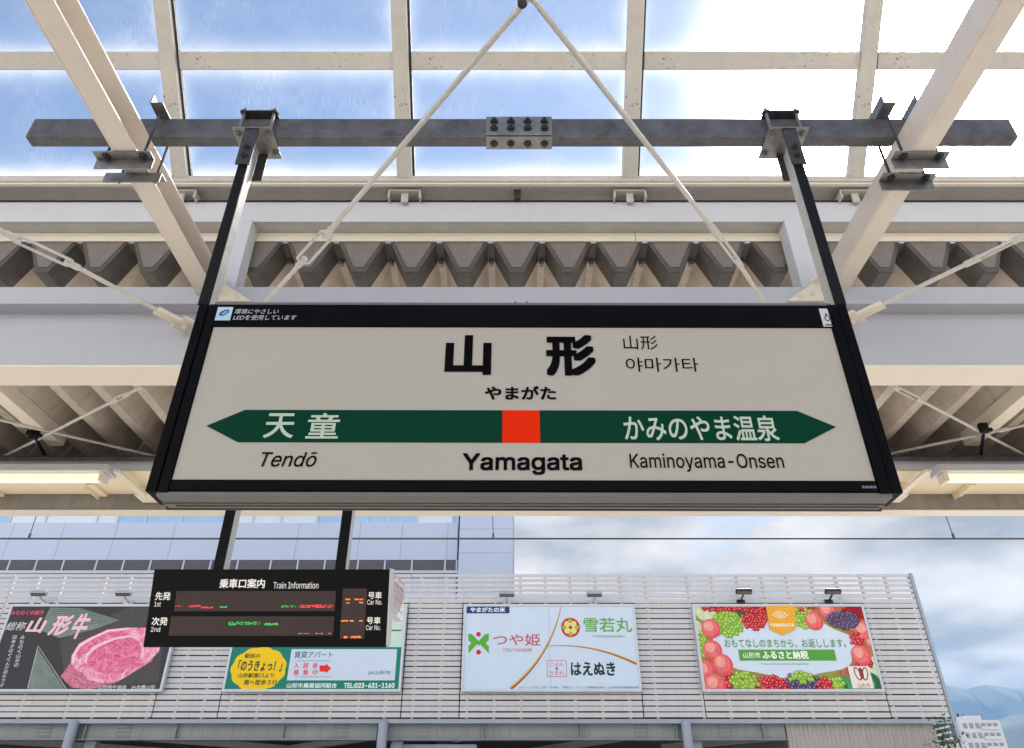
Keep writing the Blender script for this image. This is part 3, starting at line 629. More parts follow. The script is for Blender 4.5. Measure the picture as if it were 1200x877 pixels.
m = MB(); u0, u1, v0, v1 = P.box(996, 1021, 781, 809); m.poly([(u0, zbot + .01), (u1, zbot + .01), (u1, v1), (u0, v1)], .0305)
u, v = P.uv(1009, 790)
for sgn in (-1, 1): m.disc(u + sgn * .085, v, .07, .15, .032, 1, 20, sgn * -.2); m.disc(u + sgn * .085, v, .045, .12, .033, 0, 20, sgn * -.2)
m.disc(u, v + .01, .05, .13, .034, 1); add_text(m, '山形市', (u - .14, u + .14, v - .30, v - .20), .032, 1); m.build('printed_crest', [ink(srgb(232, 226, 216)), ink(srgb(140, 60, 62))], e4, local=True)
m = MB(); g1, wh = ink(srgb(92, 150, 84)), ink(srgb(240, 246, 240))
add_text(m, 'おもてなしのまちから、お返しします。', P.box(849, 991, 749, 759), .0145, 0, .012); add_text(m, '山形市', P.box(871, 891, 764.5, 771.5), .0145, 1, .015); add_text(m, 'ふるさと納税', P.box(893, 947, 762.8, 772.6), .0145, 1, .04)
add_text(m, 'https://furusatoyamagata.jp', P.box(892, 948, 777, 779.8), .0145, 2); build_lines(m, 'lettering', [g1, wh, ink(srgb(130, 150, 150))], e4)

# floodlights above the boards
def floodlight(loc, dark, label):
    t = empty('floodlight', loc, label, 'floodlight', 'floodlights above the billboards')
    x, y, z = loc; b = M['blackmatt'] if dark else M['lampw']
    m = MB(); m.bar((x, y, z), (x, y - .34, z + .10), .03, .03); m.box(x - .10, x + .10, y - .012, y, z - .06, z + .04); m.build('arm', b, t)
    m = MB(); c = Vector((x, y - .36, z + .13)); rx = Matrix.Translation(c) @ Matrix.Rotation(R(-35), 4, 'X')
    m.box(-.19, .19, -.07, .05, -.04, .045, 0, rx)
    for i in range(6): m.box(-.17 + i * .06, -.145 + i * .06, -.06, .04, .045, .075, 0, rx)
    m.build('housing', b, t, bevel=.012)
    m = MB(); m.box(-.17, .17, -.06, .04, -.0445, -.0405, 0, rx); m.build('lens', M['alu'], t)
    return t
for pxy, dk, lb in (((53, 705), 0, 'silver floodlight over the left half of the beef billboard'), ((151, 705), 0, 'silver floodlight over the right half of the beef billboard'), ((594, 706), 0, 'silver floodlight over the blue tag of the rice billboard'),
                    ((695, 706), 0, 'silver floodlight over the right half of the rice billboard'), ((868, 703), 1, 'black floodlight over the left half of the fruit billboard'), ((971, 703), 1, 'black floodlight over the right half of the fruit billboard')):
    floodlight(at(pxy[0], pxy[1] + 2, 17.97), dk, lb)

# far apartment tower
Ya = 250; x0 = at(1128, 860, Ya).x; x1 = at(1176, 860, Ya).x; za = zat(844, Ya)
t = empty('apartment_tower', ((x0 + x1) / 2, Ya, -1.15), 'distant white apartment tower with rows of small windows below the mountains', 'apartment block')
m = MB(); m.box(x0, x1, Ya, Ya + 14, -1.15, za); m.box(x0 - 3, x0, Ya + 2, Ya + 12, -1.15, za - 4.5); m.box(x0 + 4, x0 + 9, Ya + 3, Ya + 10, za, za + 1.6); m.build('wall', M['apart'], t)
nf = 11
for fl in range(nf):
    z = za - 2.6 - fl * 2.75
    m = MB(); m.box(x0 + 6.2, x1 - 1.2, Ya - .9, Ya, z - .1, z + .75); m.build('balcony', M['apart'], t)
    for c in range(6):
        x = x0 + .9 + c * (x1 - x0 - 1.2) / 6; m = MB(); m.box(x, x + 1.25, Ya - .08, Ya, z + .2, z + 1.75); m.build('window', M['aglass'], t)
# small tree at the screen's corner
t = empty('corner_tree', (9.75, 17.2, -1.15), 'small leafy green tree at the right end of the slatted screen', 'tree')
m = MB(); m.tube((9.75, 17.2, -1.15), (9.65, 17.25, 1.2), .07, 8, .045); m.tube((9.65, 17.25, 1.2), (9.36, 17.2, 3.2), .045, 7, .012); m.tube((9.65, 17.25, 1.2), (9.55, 17.3, 3.3), .035, 7, .01); m.build('trunk', M['bark'], t)
m = MB()
for i in range(1500):
    c = Vector((rnd.gauss(9.16, .12), rnd.gauss(17.2, .3), rnd.uniform(1.2, 3.72))); c.x += (3.2 - c.z) * .12
    if c.z > 3.3 and abs(c.x - 9.28) > .13: continue
    q = Matrix.Rotation(rnd.uniform(0, 6.28), 3, 'Z') @ Matrix.Rotation(rnd.uniform(-1.2, 1.2), 3, 'X'); s_ = rnd.uniform(.025, .05)
    m.add([c + q @ Vector(p) * s_ for p in ((-.6, 0, 0), (0, -1, .15), (.6, 0, 0), (0, 1, -.15))], [(0, 1, 2, 3)])
m.build('crown', M['leaf'], t, fix=False)

# ================================================================== TRACK WIRE
Yw = 6.5; zw = zat(631.5, Yw)
t = empty('contact_wire', (0, Yw, zw), 'thin black overhead railway wire crossing in front of the far building', 'overhead wire')
m = MB(); m.tube((-30, Yw, zw), (30, Yw, zw), .0085, 8); m.build('contact_line', M['wire'], t)
m = MB(); m.tube((-30, Yw, zw + .85), (30, Yw, zw + .85), .007, 8); m.build('messenger_line', M['wire'], t)
for p in (36, 578, 1116):
    x = at(p, 625, Yw).x; m = MB(); m.tube((x, Yw, zw + .02), (x - .03, Yw, zw + .85), .004, 6); m.box(x - .008, x + .008, Yw - .008, Yw + .008, zw + .006, zw + .05); m.build('dropper', M['wire'], t)

# ================================================================== CANOPY
XA, XB = -8.0, 8.0
Z = lambda z: z + H
# skylight
SL = 44.0; Yk, Zk = 3.0, Z(3.24); dy, dz = -math.cos(R(SL)), math.sin(R(SL))
sk = empty('skylight', (0, Yk, Zk), 'sloping skylight of weathered translucent panes between cream bars', 'skylight')
rot = (R(180 - SL), 0, 0); MX = Matrix.Rotation(rot[0], 4, 'X')
barx = [-1.929 - 3 * 1.309 + .01, -1.929 - 2 * 1.309, -1.929 - 1.309, -1.929, -.624, .685, 1.998, 1.998 + 1.309, 1.998 + 2 * 1.309, 1.998 + 3 * 1.309]
cross = [0.0, .646, 1.33, 2.02, 2.70]
def lbox(m, x0, x1, v0, v1, n0, n1, mi=0): return m.box(x0, x1, v0, v1, n0, n1, mi, MX)
for x in barx:
    m = MB(); lbox(m, x - .044, x + .044, -.02, 2.74, .005, .06); b = m.build('glazing_bar', M['bar'], sk, local=True, bevel=.004)
    m = MB(); lbox(m, x + .046, x + .058, -.01, 2.73, .006, .030); m.build('gasket', M['gasket'], sk, local=True)
for v in cross[1:]:
    for a, b in zip(barx[:-1], barx[1:]):
        m = MB(); lbox(m, a + .0585, b - .0445, v - .047, v + .047, .006, .040); m.build('cross_bar', M['bar'], sk, local=True, bevel=.003)
pw = None
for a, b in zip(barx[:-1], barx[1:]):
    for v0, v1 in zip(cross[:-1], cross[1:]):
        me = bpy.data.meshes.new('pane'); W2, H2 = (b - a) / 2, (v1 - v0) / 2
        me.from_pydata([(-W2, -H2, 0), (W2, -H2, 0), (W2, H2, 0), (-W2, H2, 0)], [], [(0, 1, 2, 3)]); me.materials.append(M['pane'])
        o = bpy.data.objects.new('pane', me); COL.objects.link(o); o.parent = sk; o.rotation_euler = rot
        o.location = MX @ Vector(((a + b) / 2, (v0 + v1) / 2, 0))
# gutter / curb assembly
cb = empty('roof_curb', (0, 3.1, Z(2.887)), 'white horizontal curb channel running under the lower edge of the skylight', 'beam')
m = MB(); m.box(XA, XB, 2.955, 3.16, Z(3.180), Z(3.226)); m.build('sill', M['bar'], cb, bevel=.004)
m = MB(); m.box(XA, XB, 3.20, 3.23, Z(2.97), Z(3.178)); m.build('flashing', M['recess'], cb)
m = MB(); m.box(XA, XB, 3.165, 3.198, Z(3.100), Z(3.112)); m.box(XA, XB, 3.175, 3.198, Z(3.062), Z(3.070)); m.build('flashing_rib', M['bar'], cb)
m = MB(); m.box(XA, XB, 2.965, 2.985, Z(3.166), Z(3.179)); m.build('drip_lip', M['cream'], cb)
m = MB(); m.box(XA, XB, 3.18, 3.198, Z(3.113), Z(3.122)); m.box(XA, XB, 3.04, 3.05, Z(3.1075), Z(3.113)); m.build('seal', M['gasket'], cb)
m = MB(); m.box(XA, XB, 3.05, 3.058, Z(2.952), Z(3.107)); m.box(XA, XB, 3.058, 3.10, Z(3.099), Z(3.107)); m.build('channel', M['white'], cb, bevel=.003)
m = MB(); m.box(XA, XB, 3.059, 3.138, Z(2.952), Z(2.960)); m.build('channel_lip', M['bar'], cb)
m = MB(); m.box(XA, .715, 3.14, 3.15, Z(2.887), Z(2.951)); m.box(.719, XB, 3.14, 3.15, Z(2.887), Z(2.951)); m.build('trim_plate', M['cream'], cb)
for x in barx:
    m = MB(); m.box(x - .09, x + .09, 3.0, 3.13, Z(3.150), Z(3.158)); m.box(x - .095, x - .085, 3.0, 3.13, Z(3.095), Z(3.15)); m.box(x + .085, x + .095, 3.0, 3.13, Z(3.095), Z(3.15)); m.box(x - .02, x + .02, 3.02, 3.035, Z(3.08), Z(3.15)); m.build('cleat', M['bar'], cb)
m = MB(); m.box(.012, .05, 3.02, 3.06, Z(3.108), Z(3.178)); m.build('black_clip', M['gasket'], cb)
# folded plate roof
fp = empty('folded_roof', (0, 4.3, Z(2.67)), 'brown-grey folded metal roof sheet with deep zigzag ribs behind the sign', 'roof')
PT = .298; x0r = .175; zv, zrg = Z(2.67), Z(2.885); n0, n1 = -27, 27; prof = []
for k in range(n0, n1):
    xr_ = x0r + k * PT; prof += [(xr_ - .02, zrg), (xr_ + .02, zrg), (xr_ + PT / 2 - .036, zv), (xr_ + PT / 2 + .036, zv)]
n = len(prof); Y0, Y1 = 3.16, 5.565; th = .004
m = MB()
vs_ = [(x, y, z) for y in (Y0, Y1) for x, z in prof] + [(x, y, z + th * 1.6) for y in (Y0, Y1) for x, z in prof]
fs = [(i, i + 1, n + i + 1, n + i) for i in range(n - 1)] + [(2 * n + i + 1, 2 * n + i, 3 * n + i, 3 * n + i + 1) for i in range(n - 1)] + [(i + 1, i, 2 * n + i, 2 * n + i + 1) for i in range(n - 1)]
m.add(vs_, fs); m.build('rib_sheet', M['sheet'], fp, fix=False)
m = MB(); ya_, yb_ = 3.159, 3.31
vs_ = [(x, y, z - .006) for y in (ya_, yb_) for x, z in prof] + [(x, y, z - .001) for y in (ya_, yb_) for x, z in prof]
m.add(vs_, fs); m.build('dark_sheet_end', M['darksheet'], fp, fix=False)  # darker copy of the sheet profile along its near end
m0 = None
for k in range(n0, n1):
    xc = x0r + k * PT + PT / 2
    if m0 is None:
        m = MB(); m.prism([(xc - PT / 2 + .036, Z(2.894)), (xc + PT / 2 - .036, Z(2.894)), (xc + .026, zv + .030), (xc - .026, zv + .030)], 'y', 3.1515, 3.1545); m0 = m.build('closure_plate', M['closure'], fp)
        m = MB(); m.prism([(xc - PT / 2 + .013, Z(2.894)), (xc + PT / 2 - .013, Z(2.894)), (xc + .038, zv - .003), (xc - .038, zv - .003)], 'y', 3.155, 3.1585); m2 = m.build('edge_band', M['darksheet'], fp)  # dark band outlining the closure plate
        m = MB(); m.box(xc + PT / 2 - .013, xc + PT / 2 + .013, 3.30, 3.325, zrg - .035, zrg - .001); m.hexbolt((xc + PT / 2, 3.30, zrg - .02), (0, -1, 0), .010, .01); m1 = m.build('ridge_clip', M['galv'], fp); bx0 = xc
    else:
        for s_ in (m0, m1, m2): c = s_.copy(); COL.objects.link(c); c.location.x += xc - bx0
# girder
gd = empty('main_girder', (0, 3.1, Z(1.931)), 'deep white steel girder running behind the station name sign', 'girder')
m = MB(); m.box(XA, XB, 3.0, 3.012, Z(2.322), Z(2.434)); m.box(XA, XB, 3.012, 3.19, Z(2.422), Z(2.434)); m.box(XA, XB, 3.012, 3.09, Z(2.322), Z(2.334)); m.build('top_flange', M['girderpaint'], gd, bevel=.003)
m = MB(); m.box(XA, XB, 3.09, 3.102, Z(1.944), Z(2.421)); m.build('web', M['girderpaint'], gd)
m = MB(); m.box(XA, XB, 3.0, 3.178, Z(1.930), Z(1.943)); m.build('bottom_flange', M['cream'], gd, bevel=.003)
for sg, xx in ((-1, -1.53), (1, 1.60)):
    t = empty('stub_post', (xx, 3.06, Z(2.434)), ('white stub post on the girder beside the left rafter' if sg < 0 else 'white stub post on the girder beside the right rafter'), 'post', 'stub posts between girder and curb')
    m = MB(); m.box(xx - .05, xx + .05, 3.03, 3.04, Z(2.434), Z(2.951)); m.box(xx - .05, xx - .04, 3.04, 3.13, Z(2.434), Z(2.951)); m.box(xx + .04, xx + .05, 3.04, 3.13, Z(2.434), Z(2.951)); m.build('shaft', M['white'], t, bevel=.002)
    m = MB(); m.prism([(xx - sg * .02, Z(2.44)), (xx - sg * .17, Z(2.33)), (xx + sg * .03, Z(2.33)), (xx + sg * .03, Z(2.50))], 'y', 2.985, 2.995)
    for q in ((-.10, 2.36), (-.03, 2.38), (.0, 2.46)): m.hexbolt((xx + sg * q[0], 2.985, Z(q[1])), (0, -1, 0), .014, .014)
    m.build('gusset', M['cream'], t)
# rafters (channels)
def rafter(xa, xb, web_left, label):
    t = empty('rafter', ((xa + xb) / 2, 0.6, Z(2.38)), label, 'rafter', 'cream channel rafters')
    ya, yb = -2.2, 2.998
    m = MB(); m.box(xa, xa + .008, ya, yb, Z(2.38), Z(2.52)); m.box(xa + .008, xb, ya, yb, Z(2.38), Z(2.389)); m.box(xa + .008, xb, ya, yb, Z(2.511), Z(2.52)); m.build('channel', M['rafterpaint'], t, bevel=.003)
rafter(-1.655, -1.553, 1, 'cream steel rafter rising past the left end of the sign, open channel side showing')
rafter(1.652, 1.752, 1, 'cream steel rafter rising past the right end of the sign, closed web side showing')
rafter(-4.95, -4.848, 1, 'cream steel rafter of the next bay left of the sign, outside the frame')
rafter(4.95, 5.05, 1, 'cream steel rafter of the next bay right of the sign, outside the frame')
# ceiling rafters beyond the girder
for xa, xb, lb in ((-3.63, -3.52, 'grey rafter under the ribbed roof on the left'), (3.55, 3.66, 'grey rafter under the ribbed roof on the right')):
    m = MB(); m.box(xa, xb, 3.19, 5.12, Z(2.557), Z(2.565)); m.box(xa + .048, xb - .048, 3.19, 5.12, Z(2.565), Z(2.659)); m.box(xa, xb, 3.19, 5.12, Z(2.659), Z(2.667)); m.box(xb - .012 if xa < 0 else xa, xb if xa < 0 else xa + .012, 3.19, 5.12, Z(2.565), Z(2.659)); tag(m.build('roof_rafter', M['cream'], bevel=.002), lb, 'rafter', 'rafters under the ribbed roof')

# tie rods with turnbuckles
def tie_rod(p0, p1, tb, r, label, group, gus=None, wide=.028):
    p0, p1 = Vector(p0), Vector(p1); t = empty('tie_rod', (p0 + p1) / 2, label, 'tie rod', group); d = (p1 - p0).normalized(); side = d.cross(Vector((0, 0, 1))).normalized()
    a, b = (Vector(q) for q in tb)
    m = MB(); m.tube(p0, a, r, 12); m.tube(b, p1, r, 12); m.build('rod', M['rod'], t, smooth=False)
    m = MB(); s2 = side * wide
    for s_ in (s2, -s2): m.tube(a + s_ + d * .03, b + s_ - d * .03, r * .65, 10); m.tube(a, a + s_ + d * .03, r * .7, 10); m.tube(b, b + s_ - d * .03, r * .7, 10)
    m.tube(a - d * .02, a + d * .045, r * 1.5, 8); m.tube(b - d * .045, b + d * .02, r * 1.5, 8); m.build('turnbuckle', M['rod'], t)
    if gus is not None:
        m = MB(); e_ = p1; m.bar(e_ - d * .14, e_ + d * .02, .055, .02); m.bar(e_ - d * .02, e_ + d * .20, .13, .012); m.hexbolt(e_ + d * .02 - Vector((0, 0, .01)), (0, 0, -1), .014, .012); m.build('gusset', M['cream'], t, bevel=.003)
    return t
zb_ = Z(2.2); zb2 = zb_ + .026
def onrod(p0, p1, k): return Vector(p0).lerp(Vector(p1), k)
cxp = atz(612, 2, zb_)
le = Vector((-1.42, 3.08, zb_)); re = Vector((1.40, 3.08, zb2))
ls = cxp + (cxp - le) * .95; rs = Vector((cxp.x, cxp.y, zb2)) + (Vector((cxp.x, cxp.y, zb2)) - re) * .95
grpV = 'tie rods crossing above the sign'
tie_rod(ls, le, (atz(386, 271, zb_), atz(352, 309, zb_)), .0105, 'cream tie rod slanting down to the left above the sign, with an open turnbuckle', grpV, 1)
tie_rod(rs, re, (atz(834, 266, zb2), atz(866, 309, zb2)), .0105, 'cream tie rod slanting down to the right above the sign', grpV, 1, wide=.010)
m = MB(); m.tube((cxp.x, cxp.y, zb_ - .016), (cxp.x, cxp.y, zb2 + .02), .015, 14); tag(m.build('rod_clamp', M['bracket']), 'dark clamp where the two tie rods cross at the top', 'clamp')
lg = atz(213, 379, zb_); l0 = atz(0, 270, zb_); lo = lg + (l0 - lg) * ((-4.84 - lg.x) / (l0.x - lg.x))
tie_rod(lo, lg, (atz(12, 276, zb_), atz(88, 312, zb_)), .0105, 'cream tie rod with turnbuckle left of the sign, ending in a gusset', 'tie rods beside the sign', 1)
rg = atz(1003, 372, zb_); r0 = atz(1200, 277, zb_); ro = rg + (r0 - rg) * ((4.94 - rg.x) / (r0.x - rg.x))
tie_rod(ro, rg, (atz(1200, 277, zb_), atz(1136, 308, zb_)), .0105, 'cream tie rod with turnbuckle right of the sign, ending in a gusset', 'tie rods beside the sign', 1, wide=.012)
zc_ = Z(2.52)
def thin(a, b, tb, lb, z=zc_):
    A, B = atz(*a, z), atz(*b, z); return tie_rod(A, B, (atz(*tb[0], z), atz(*tb[1], z)), .011, lb, 'thin roof braces under the ribbed ceiling', None, .016)
thin((167, 453), (-40, 558), ((150, 461.5), (134, 469.5)), 'thin brace below the left girder running down to the left under the ribbed roof')
thin((-20, 487), (186, 536), ((20, 497), (28, 499)), 'thin dark brace left of the sign running down to the right under the ribbed roof', zc_ + .03)
thin((1044, 452), (1230, 549), ((1048, 454), (1078, 469)), 'thin brace right of the sign running down to the right, with an oval turnbuckle')
thin((1030, 535), (1230, 492), ((1174, 504), (1180, 503)), 'thin brace right of the sign rising to the right under the ribbed roof', zc_ + .03)
for p, lb in (((40, 510), 'black clamp joining the crossed braces left of the sign'), ((1153, 503), 'black clamp joining the crossed braces right of the sign')):
    c = atz(*p, zc_); t = empty('brace_clamp', c, lb, 'clamp', 'black clamps on the roof braces')
    m = MB(); m.box(c.x - .03, c.x + .03, c.y - .02, c.y + .02, c.z - .03, c.z + .045); m.box(c.x - .015, c.x + .06, c.y - .012, c.y + .012, c.z - .018, c.z + .008); m.box(c.x - .05, c.x + .01, c.y - .03, c.y - .02, c.z - .012, c.z + .03); m.build('clamp_body', M['hangdark'], t, bevel=.008)
    m = MB(); m.tube(c, c + Vector((-.10 if c.x < 0 else .18, .38, -.02)), .012, 8); m.build('hanger_rod', M['hangdark'], t)

# eave
ev = empty('canopy_eave', (0, 5.4, Z(2.2)), 'cream eave of the canopy with soffit and gutter below the ribbed roof', 'eave')
m = MB(); m.tube((XA, 5.08, Z(2.43)), (XA + 16, 5.08, Z(2.43)), .022, 12); m.build('pipe', M['bracket'], ev)
m = MB(); m.box(XA, XB, 5.12, 5.13, Z(2.352), Z(2.46)); m.box(XA, XB, 5.13, 5.2, Z(2.452), Z(2.46)); m.build('eave_beam', M['white'], ev)
m = MB(); m.box(XA, XB, 5.122, 5.57, Z(2.342), Z(2.350)); m.build('soffit', M['soffit_lamptint'], ev)
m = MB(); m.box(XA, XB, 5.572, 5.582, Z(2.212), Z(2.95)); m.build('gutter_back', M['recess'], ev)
m = MB(); m.box(XA, XB, 5.575, 5.70, Z(2.20), Z(2.21)); m.box(XA, XB, 5.69, 5.70, Z(2.21), Z(2.95)); m.build('gutter', M['cream'], ev, bevel=.003)
xb_ = -7.6; k = 0
for xb_ in (-5.7, -4.95, -4.2, -3.35, 3.1, 3.65, 4.4, 5.15, 5.9):
    m = MB(); m.box(xb_ - .035, xb_ + .035, 5.34, 5.571, Z(2.318), Z(2.341)); m.box(xb_ - .035, xb_ - .028, 5.34, 5.571, Z(2.29), Z(2.318)); m.build('soffit_bracket', M['soffit_lamptint'], ev)
# lamps under the eave
def lamp(x0, x1, label, endx):
    t = empty('tube_light', ((x0 + x1) / 2, 5.0, Z(2.24)), label, 'tube light', 'tube lights under the eave')
    Y = 4.93
    m = MB(); m.prism([(Y - .045, Z(2.24)), (Y - .03, Z(2.30)), (Y + .10, Z(2.30)), (Y + .12, Z(2.24))], 'x', x0, x1); m.build('housing', M['white'], t, bevel=.004)
    m = MB(); m.tube((x0 + .05, Y + .02, Z(2.205)), (x1 - .05, Y + .02, Z(2.205)), .034, 16); o = m.build('lamp_tube', M['tubeglow'], t)
    for x in (x0 + .02, x1 - .05): m = MB(); m.box(x, x + .03, Y - .03, Y + .07, Z(2.165), Z(2.239)); m.build('end_cap', M['cream'], t, bevel=.006)
    # end bracket
    m = MB(); q = endx; m.bar((q, Y + .02, Z(2.27)), (q, 5.45, Z(2.27)), .05, .02); m.box(q - .06, q + .06, 5.40, 5.56, Z(2.262), Z(2.282)); m.box(q - .02, q + .02, 5.42, 5.47, Z(2.283), Z(2.341)); m.build('mount_arm', M['cream'], t)
M['tubeglow'] = mat('lamp_tube_diffuser', (.82, .80, .68), .3, var=.02, emit=(1, .90, .55), estr=.34)
lamp(-5.6, at(127, 555, 4.93).x, 'white tube light under the eave left of the sign', at(128, 555, 4.93).x + .03); lamp(at(1100, 555, 4.93).x, 5.7, 'white tube light under the eave right of the sign', at(1096, 555, 4.93).x - .03)

# ================================================================== SUPPORT BEAM, CLAMPS, HANGERS
by0, by1, bz0, bz1 = 2.10, 2.156, Z(2.53), Z(2.651)
sbm = empty('support_beam', (.04, 2.128, bz0), 'weathered grey steel beam lying across the rafters, carrying the sign', 'beam')
m = MB(); m.box(-2.10, .029, by0, by1, bz0, bz1); m.box(.032, 2.187, by0, by1, bz0, bz1); m.build('tube', M['beam'], sbm, bevel=.006)
m = MB(); m.box(-.113, .175, by0 - .007, by0 - .001, bz0 + .004, bz1 + .004); m.box(-.113, .175, by0 - .004, by1 + .006, bz0 - .007, bz0 - .001); m.box(-.113, .175, by1 + .001, by1 + .007, bz0 + .004, bz1 + .004); o = m.build('splice_plate', M['galv'], sbm, bevel=.002)
for i in range(4):
    x = -.078 + i * .073
    for z in (bz0 + .045, bz0 + .088): m = MB(); m.hexbolt((x, by0 - .007, z), (0, -1, 0), .013, .014); m.build('bolt', M['bracket'], o) if False else m.build('bolt', M['bracket'], sbm)
    m = MB(); m.hexbolt((x, by0 + .03, bz0 - .007), (0, 0, -1), .012, .012); m.build('bolt', M['bracket'], sbm)
def clamp(xs, x_iron, flip, label):
    t = empty('beam_clamp', (sum(xs) / 2, 2.13, Z(2.33)), label, 'clamp', 'angle-iron clamps holding the beam to the rafters')
    zt = Z(2.379)
    for j, (ya, yb, fl) in enumerate(((2.045, 2.093, False), (2.163, 2.213, flip))):
        m = MB(); m.box(x_iron[0], x_iron[1], ya, yb, zt - .006, zt)
        if fl: m.box(x_iron[0], x_iron[1], ya, ya + .006, zt - .056, zt - .006)
        else: m.box(x_iron[0], x_iron[1], yb - .006, yb, zt - .058, zt - .006)
        m.build('lower_angle', M['galv'], t, bevel=.0015)
        yr = ya + .022 if not fl else yb - .02
        for x in xs:
            m = MB(); m.tube((x, yr, zt - .03), (x, yr, bz1 + .04), .006, 8); m.hexbolt((x, yr, zt - .006), (0, 0, -1), .012, .013); m.build('threaded_rod', M['bracket'], t)
    for x in xs:
        m = MB(); m.box(x - .022, x + .028, 2.02, 2.25, bz1 + .001, bz1 + .007); m.box(x - .028, x - .022, 2.02, 2.25, bz1 + .001, bz1 + .055); m.build('upper_angle', M['galv'], t, bevel=.0015)
clamp((-1.685, -1.532), (-1.735, -1.495), True, 'angle-iron clamp with threaded rods on the left rafter')
clamp((1.628, 1.775), (1.585, 1.815), False, 'angle-iron clamp with threaded rods on the right rafter')

SYF, SYB = 2.06, 2.172
sz0, sz1 = Z(.872), Z(1.590)
def hanger(xo, sg, label):
    """xo: outer face; sg: +1 means inside lies towards +x"""
    t = empty('sign_hanger', (xo, 2.13, sz1), label, 'hanger', 'hangers carrying the station sign')
    xi = xo + sg * .040; q = lambda a, b: (min(a, b), max(a, b))
    zt = Z(2.50)
    m = MB(); m.box(*q(xo, xi), 2.062, 2.070, sz1 + .002, zt); m.build('flange', M['hangdark'], t, bevel=.0015)
    m = MB(); m.box(*q(xo, xo + sg * .008), 2.071, 2.185, sz1 + .002, zt); m.build('web', M['galvlight'], t)
    xc = (xo + xi) / 2
    m = MB(); m.box(xc - .03, xc + .03, 2.052, 2.060, Z(2.31), bz0 - .009); m.build('bracket_plate', M['bracket'], t, bevel=.0015)
    m = MB(); m.box(xc - .012, xc + .03, 2.188, 2.195, Z(2.36), bz0 - .009); m.build('rear_bracket_plate', M['bracket'], t, bevel=.0015)
    m = MB(); m.box(xc - .085, xc + .085, 2.045, 2.215, bz0 - .008, bz0 - .0015); m.build('base_plate', M['galv'], t, bevel=.0015)
    m = MB(); m.box(xc - .08, xc + .08, 2.062, 2.20, bz1 + .0015, bz1 + .008); m.build('cap_plate', M['bracket'], t, bevel=.0015)
    for dx in (-.065, .065):
        for y in (2.078, 2.182):
            m = MB(); m.tube((xc + dx, y, bz0 - .03), (xc + dx, y, bz1 + .035), .0075, 8); m.hexbolt((xc + dx, y, bz0 - .008), (0, 0, -1), .014, .012); m.hexbolt((xc + dx, y, bz1 + .008), (0, 0, 1), .013, .011); m.build('long_bolt', M['galv'], t)
    for z in (2.36, 2.41): m = MB(); m.hexbolt((xc, 2.052, Z(z)), (0, -1, 0), .012, .013); m.build('bolt', M['bracket'], t)
hanger(-1.125, 1, 'black steel hanger with grey web holding the left end of the sign'); hanger(1.197, -1, 'black steel hanger holding the right end of the sign')

# ================================================================== STATION SIGN
sg_ = empty('station_sign', (.037, 2.13, sz0), 'cream-white station name sign with a green arrow band in a black frame', 'sign', rot=(0, R(.12), 0))
SO = Vector((.037, 2.13, sz0)); yf = SYF - SO.y; yb = SYB - SO.y; SW = 1.142; SH = sz1 - sz0
pl, pr = -1.048 - SO.x, 1.118 - SO.x; pb, pt_ = Z(.913) - sz0, Z(1.493) - sz0
m = MB(); m.box(pl, pr, yf, yb, pt_, SH); m.box(pl, pr, yf, yb - .01, .004, pb); m.build('frame', M['black'], sg_, local=True, bevel=.003)
for a, b in ((-SW - .012, pl - .0015), (pr + .0015, SW + .012)):
    m = MB(); c = (a + b) / 2; m.box(a, c - .0015, yf - .004, yb, .0, SH); m.box(c + .0015, b, yf - .001, yb, .0, SH); m.build('side_post', M['black'], sg_, local=True, bevel=.003)
m = MB(); m.box(pl, pr, yf + .006, yb - .012, pb, pt_); 
M['signface'] = mat('sign_face_acrylic', (.425, .408, .36), .3, var=.022, vs_=1.1, spec=.2)
m.build('panel', M['signface'], sg_, local=True)
m = MB(); m.box(-SW + .02, SW - .02, yf + .006, yb - .004, -.012, .003); m.box(-SW + .02, SW - .02, yf + .06, yf + .065, -.016, -.012); m.box(-SW + .05, SW - .03, yb - .03, yb - .026, -.016, -.012); m.build('underside_tray', M['alu'], sg_, local=True, bevel=.002)
m = MB(); m.box(-SW + .01, SW - .01, yb - .003, yb + .006, -.0135, .02); m.build('rear_dark_strip', M['blackmatt'], sg_, local=True)  # thin black strip drawing a dark line along the tray's rear edge
m = MB(); m.box(-SW + .04, SW - .04, yf + .004, yf + .02, SH + .0005, SH + .012); m.build('top_rail', M['alu'], sg_, local=True)
for p in (603.5, 617): x = at(p, 356, SYF + .06).x - SO.x; m = MB(); m.tube((x, yf + .06, SH + .001), (x, yf + .06, SH + .06), .003, 6); m.build('pin', M['gasket'], sg_, local=True)
PS = Plane(Vector((SO.x, SYF + .006, sz0)))
d0 = -(yf + .006) + .0012
def bandx(pxy): return PS.uv(*pxy)
vB0, vB1 = PS.uv(600, 519.3)[1], PS.uv(600, 481.2)[1]; vm = (vB0 + vB1) / 2
uL, uLs, uRs, uR = PS.uv(241.5, 500)[0], PS.uv(283, 499)[0], PS.uv(938, 501)[0], PS.uv(979.5, 500.5)[0]; uo0, uo1 = PS.uv(588.6, 500)[0], PS.uv(632.5, 500)[0]
GREEN = ink(srgb(2, 58, 40), .3, .03, .05); ORNG = ink(srgb(224, 42, 4), .3, .03, .05); INK = ink(srgb(12, 12, 14), .3, .03, .02); LTG = ink(srgb(186, 200, 184), .3, .03, .05)
m = MB(); m.poly([(uL, vm), (uLs, vB0), (uo0, vB0), (uo0, vB1), (uLs, vB1)], d0); m.poly([(uo1, vB0), (uRs, vB0), (uR, vm), (uRs, vB1), (uo1, vB1)], d0); m.build('arrow_band', GREEN, sg_, local=True)
m = MB(); m.poly([(uo0, vB0), (uo1, vB0), (uo1, vB1), (uo0, vB1)], d0); m.build('station_square', ORNG, sg_, local=True)
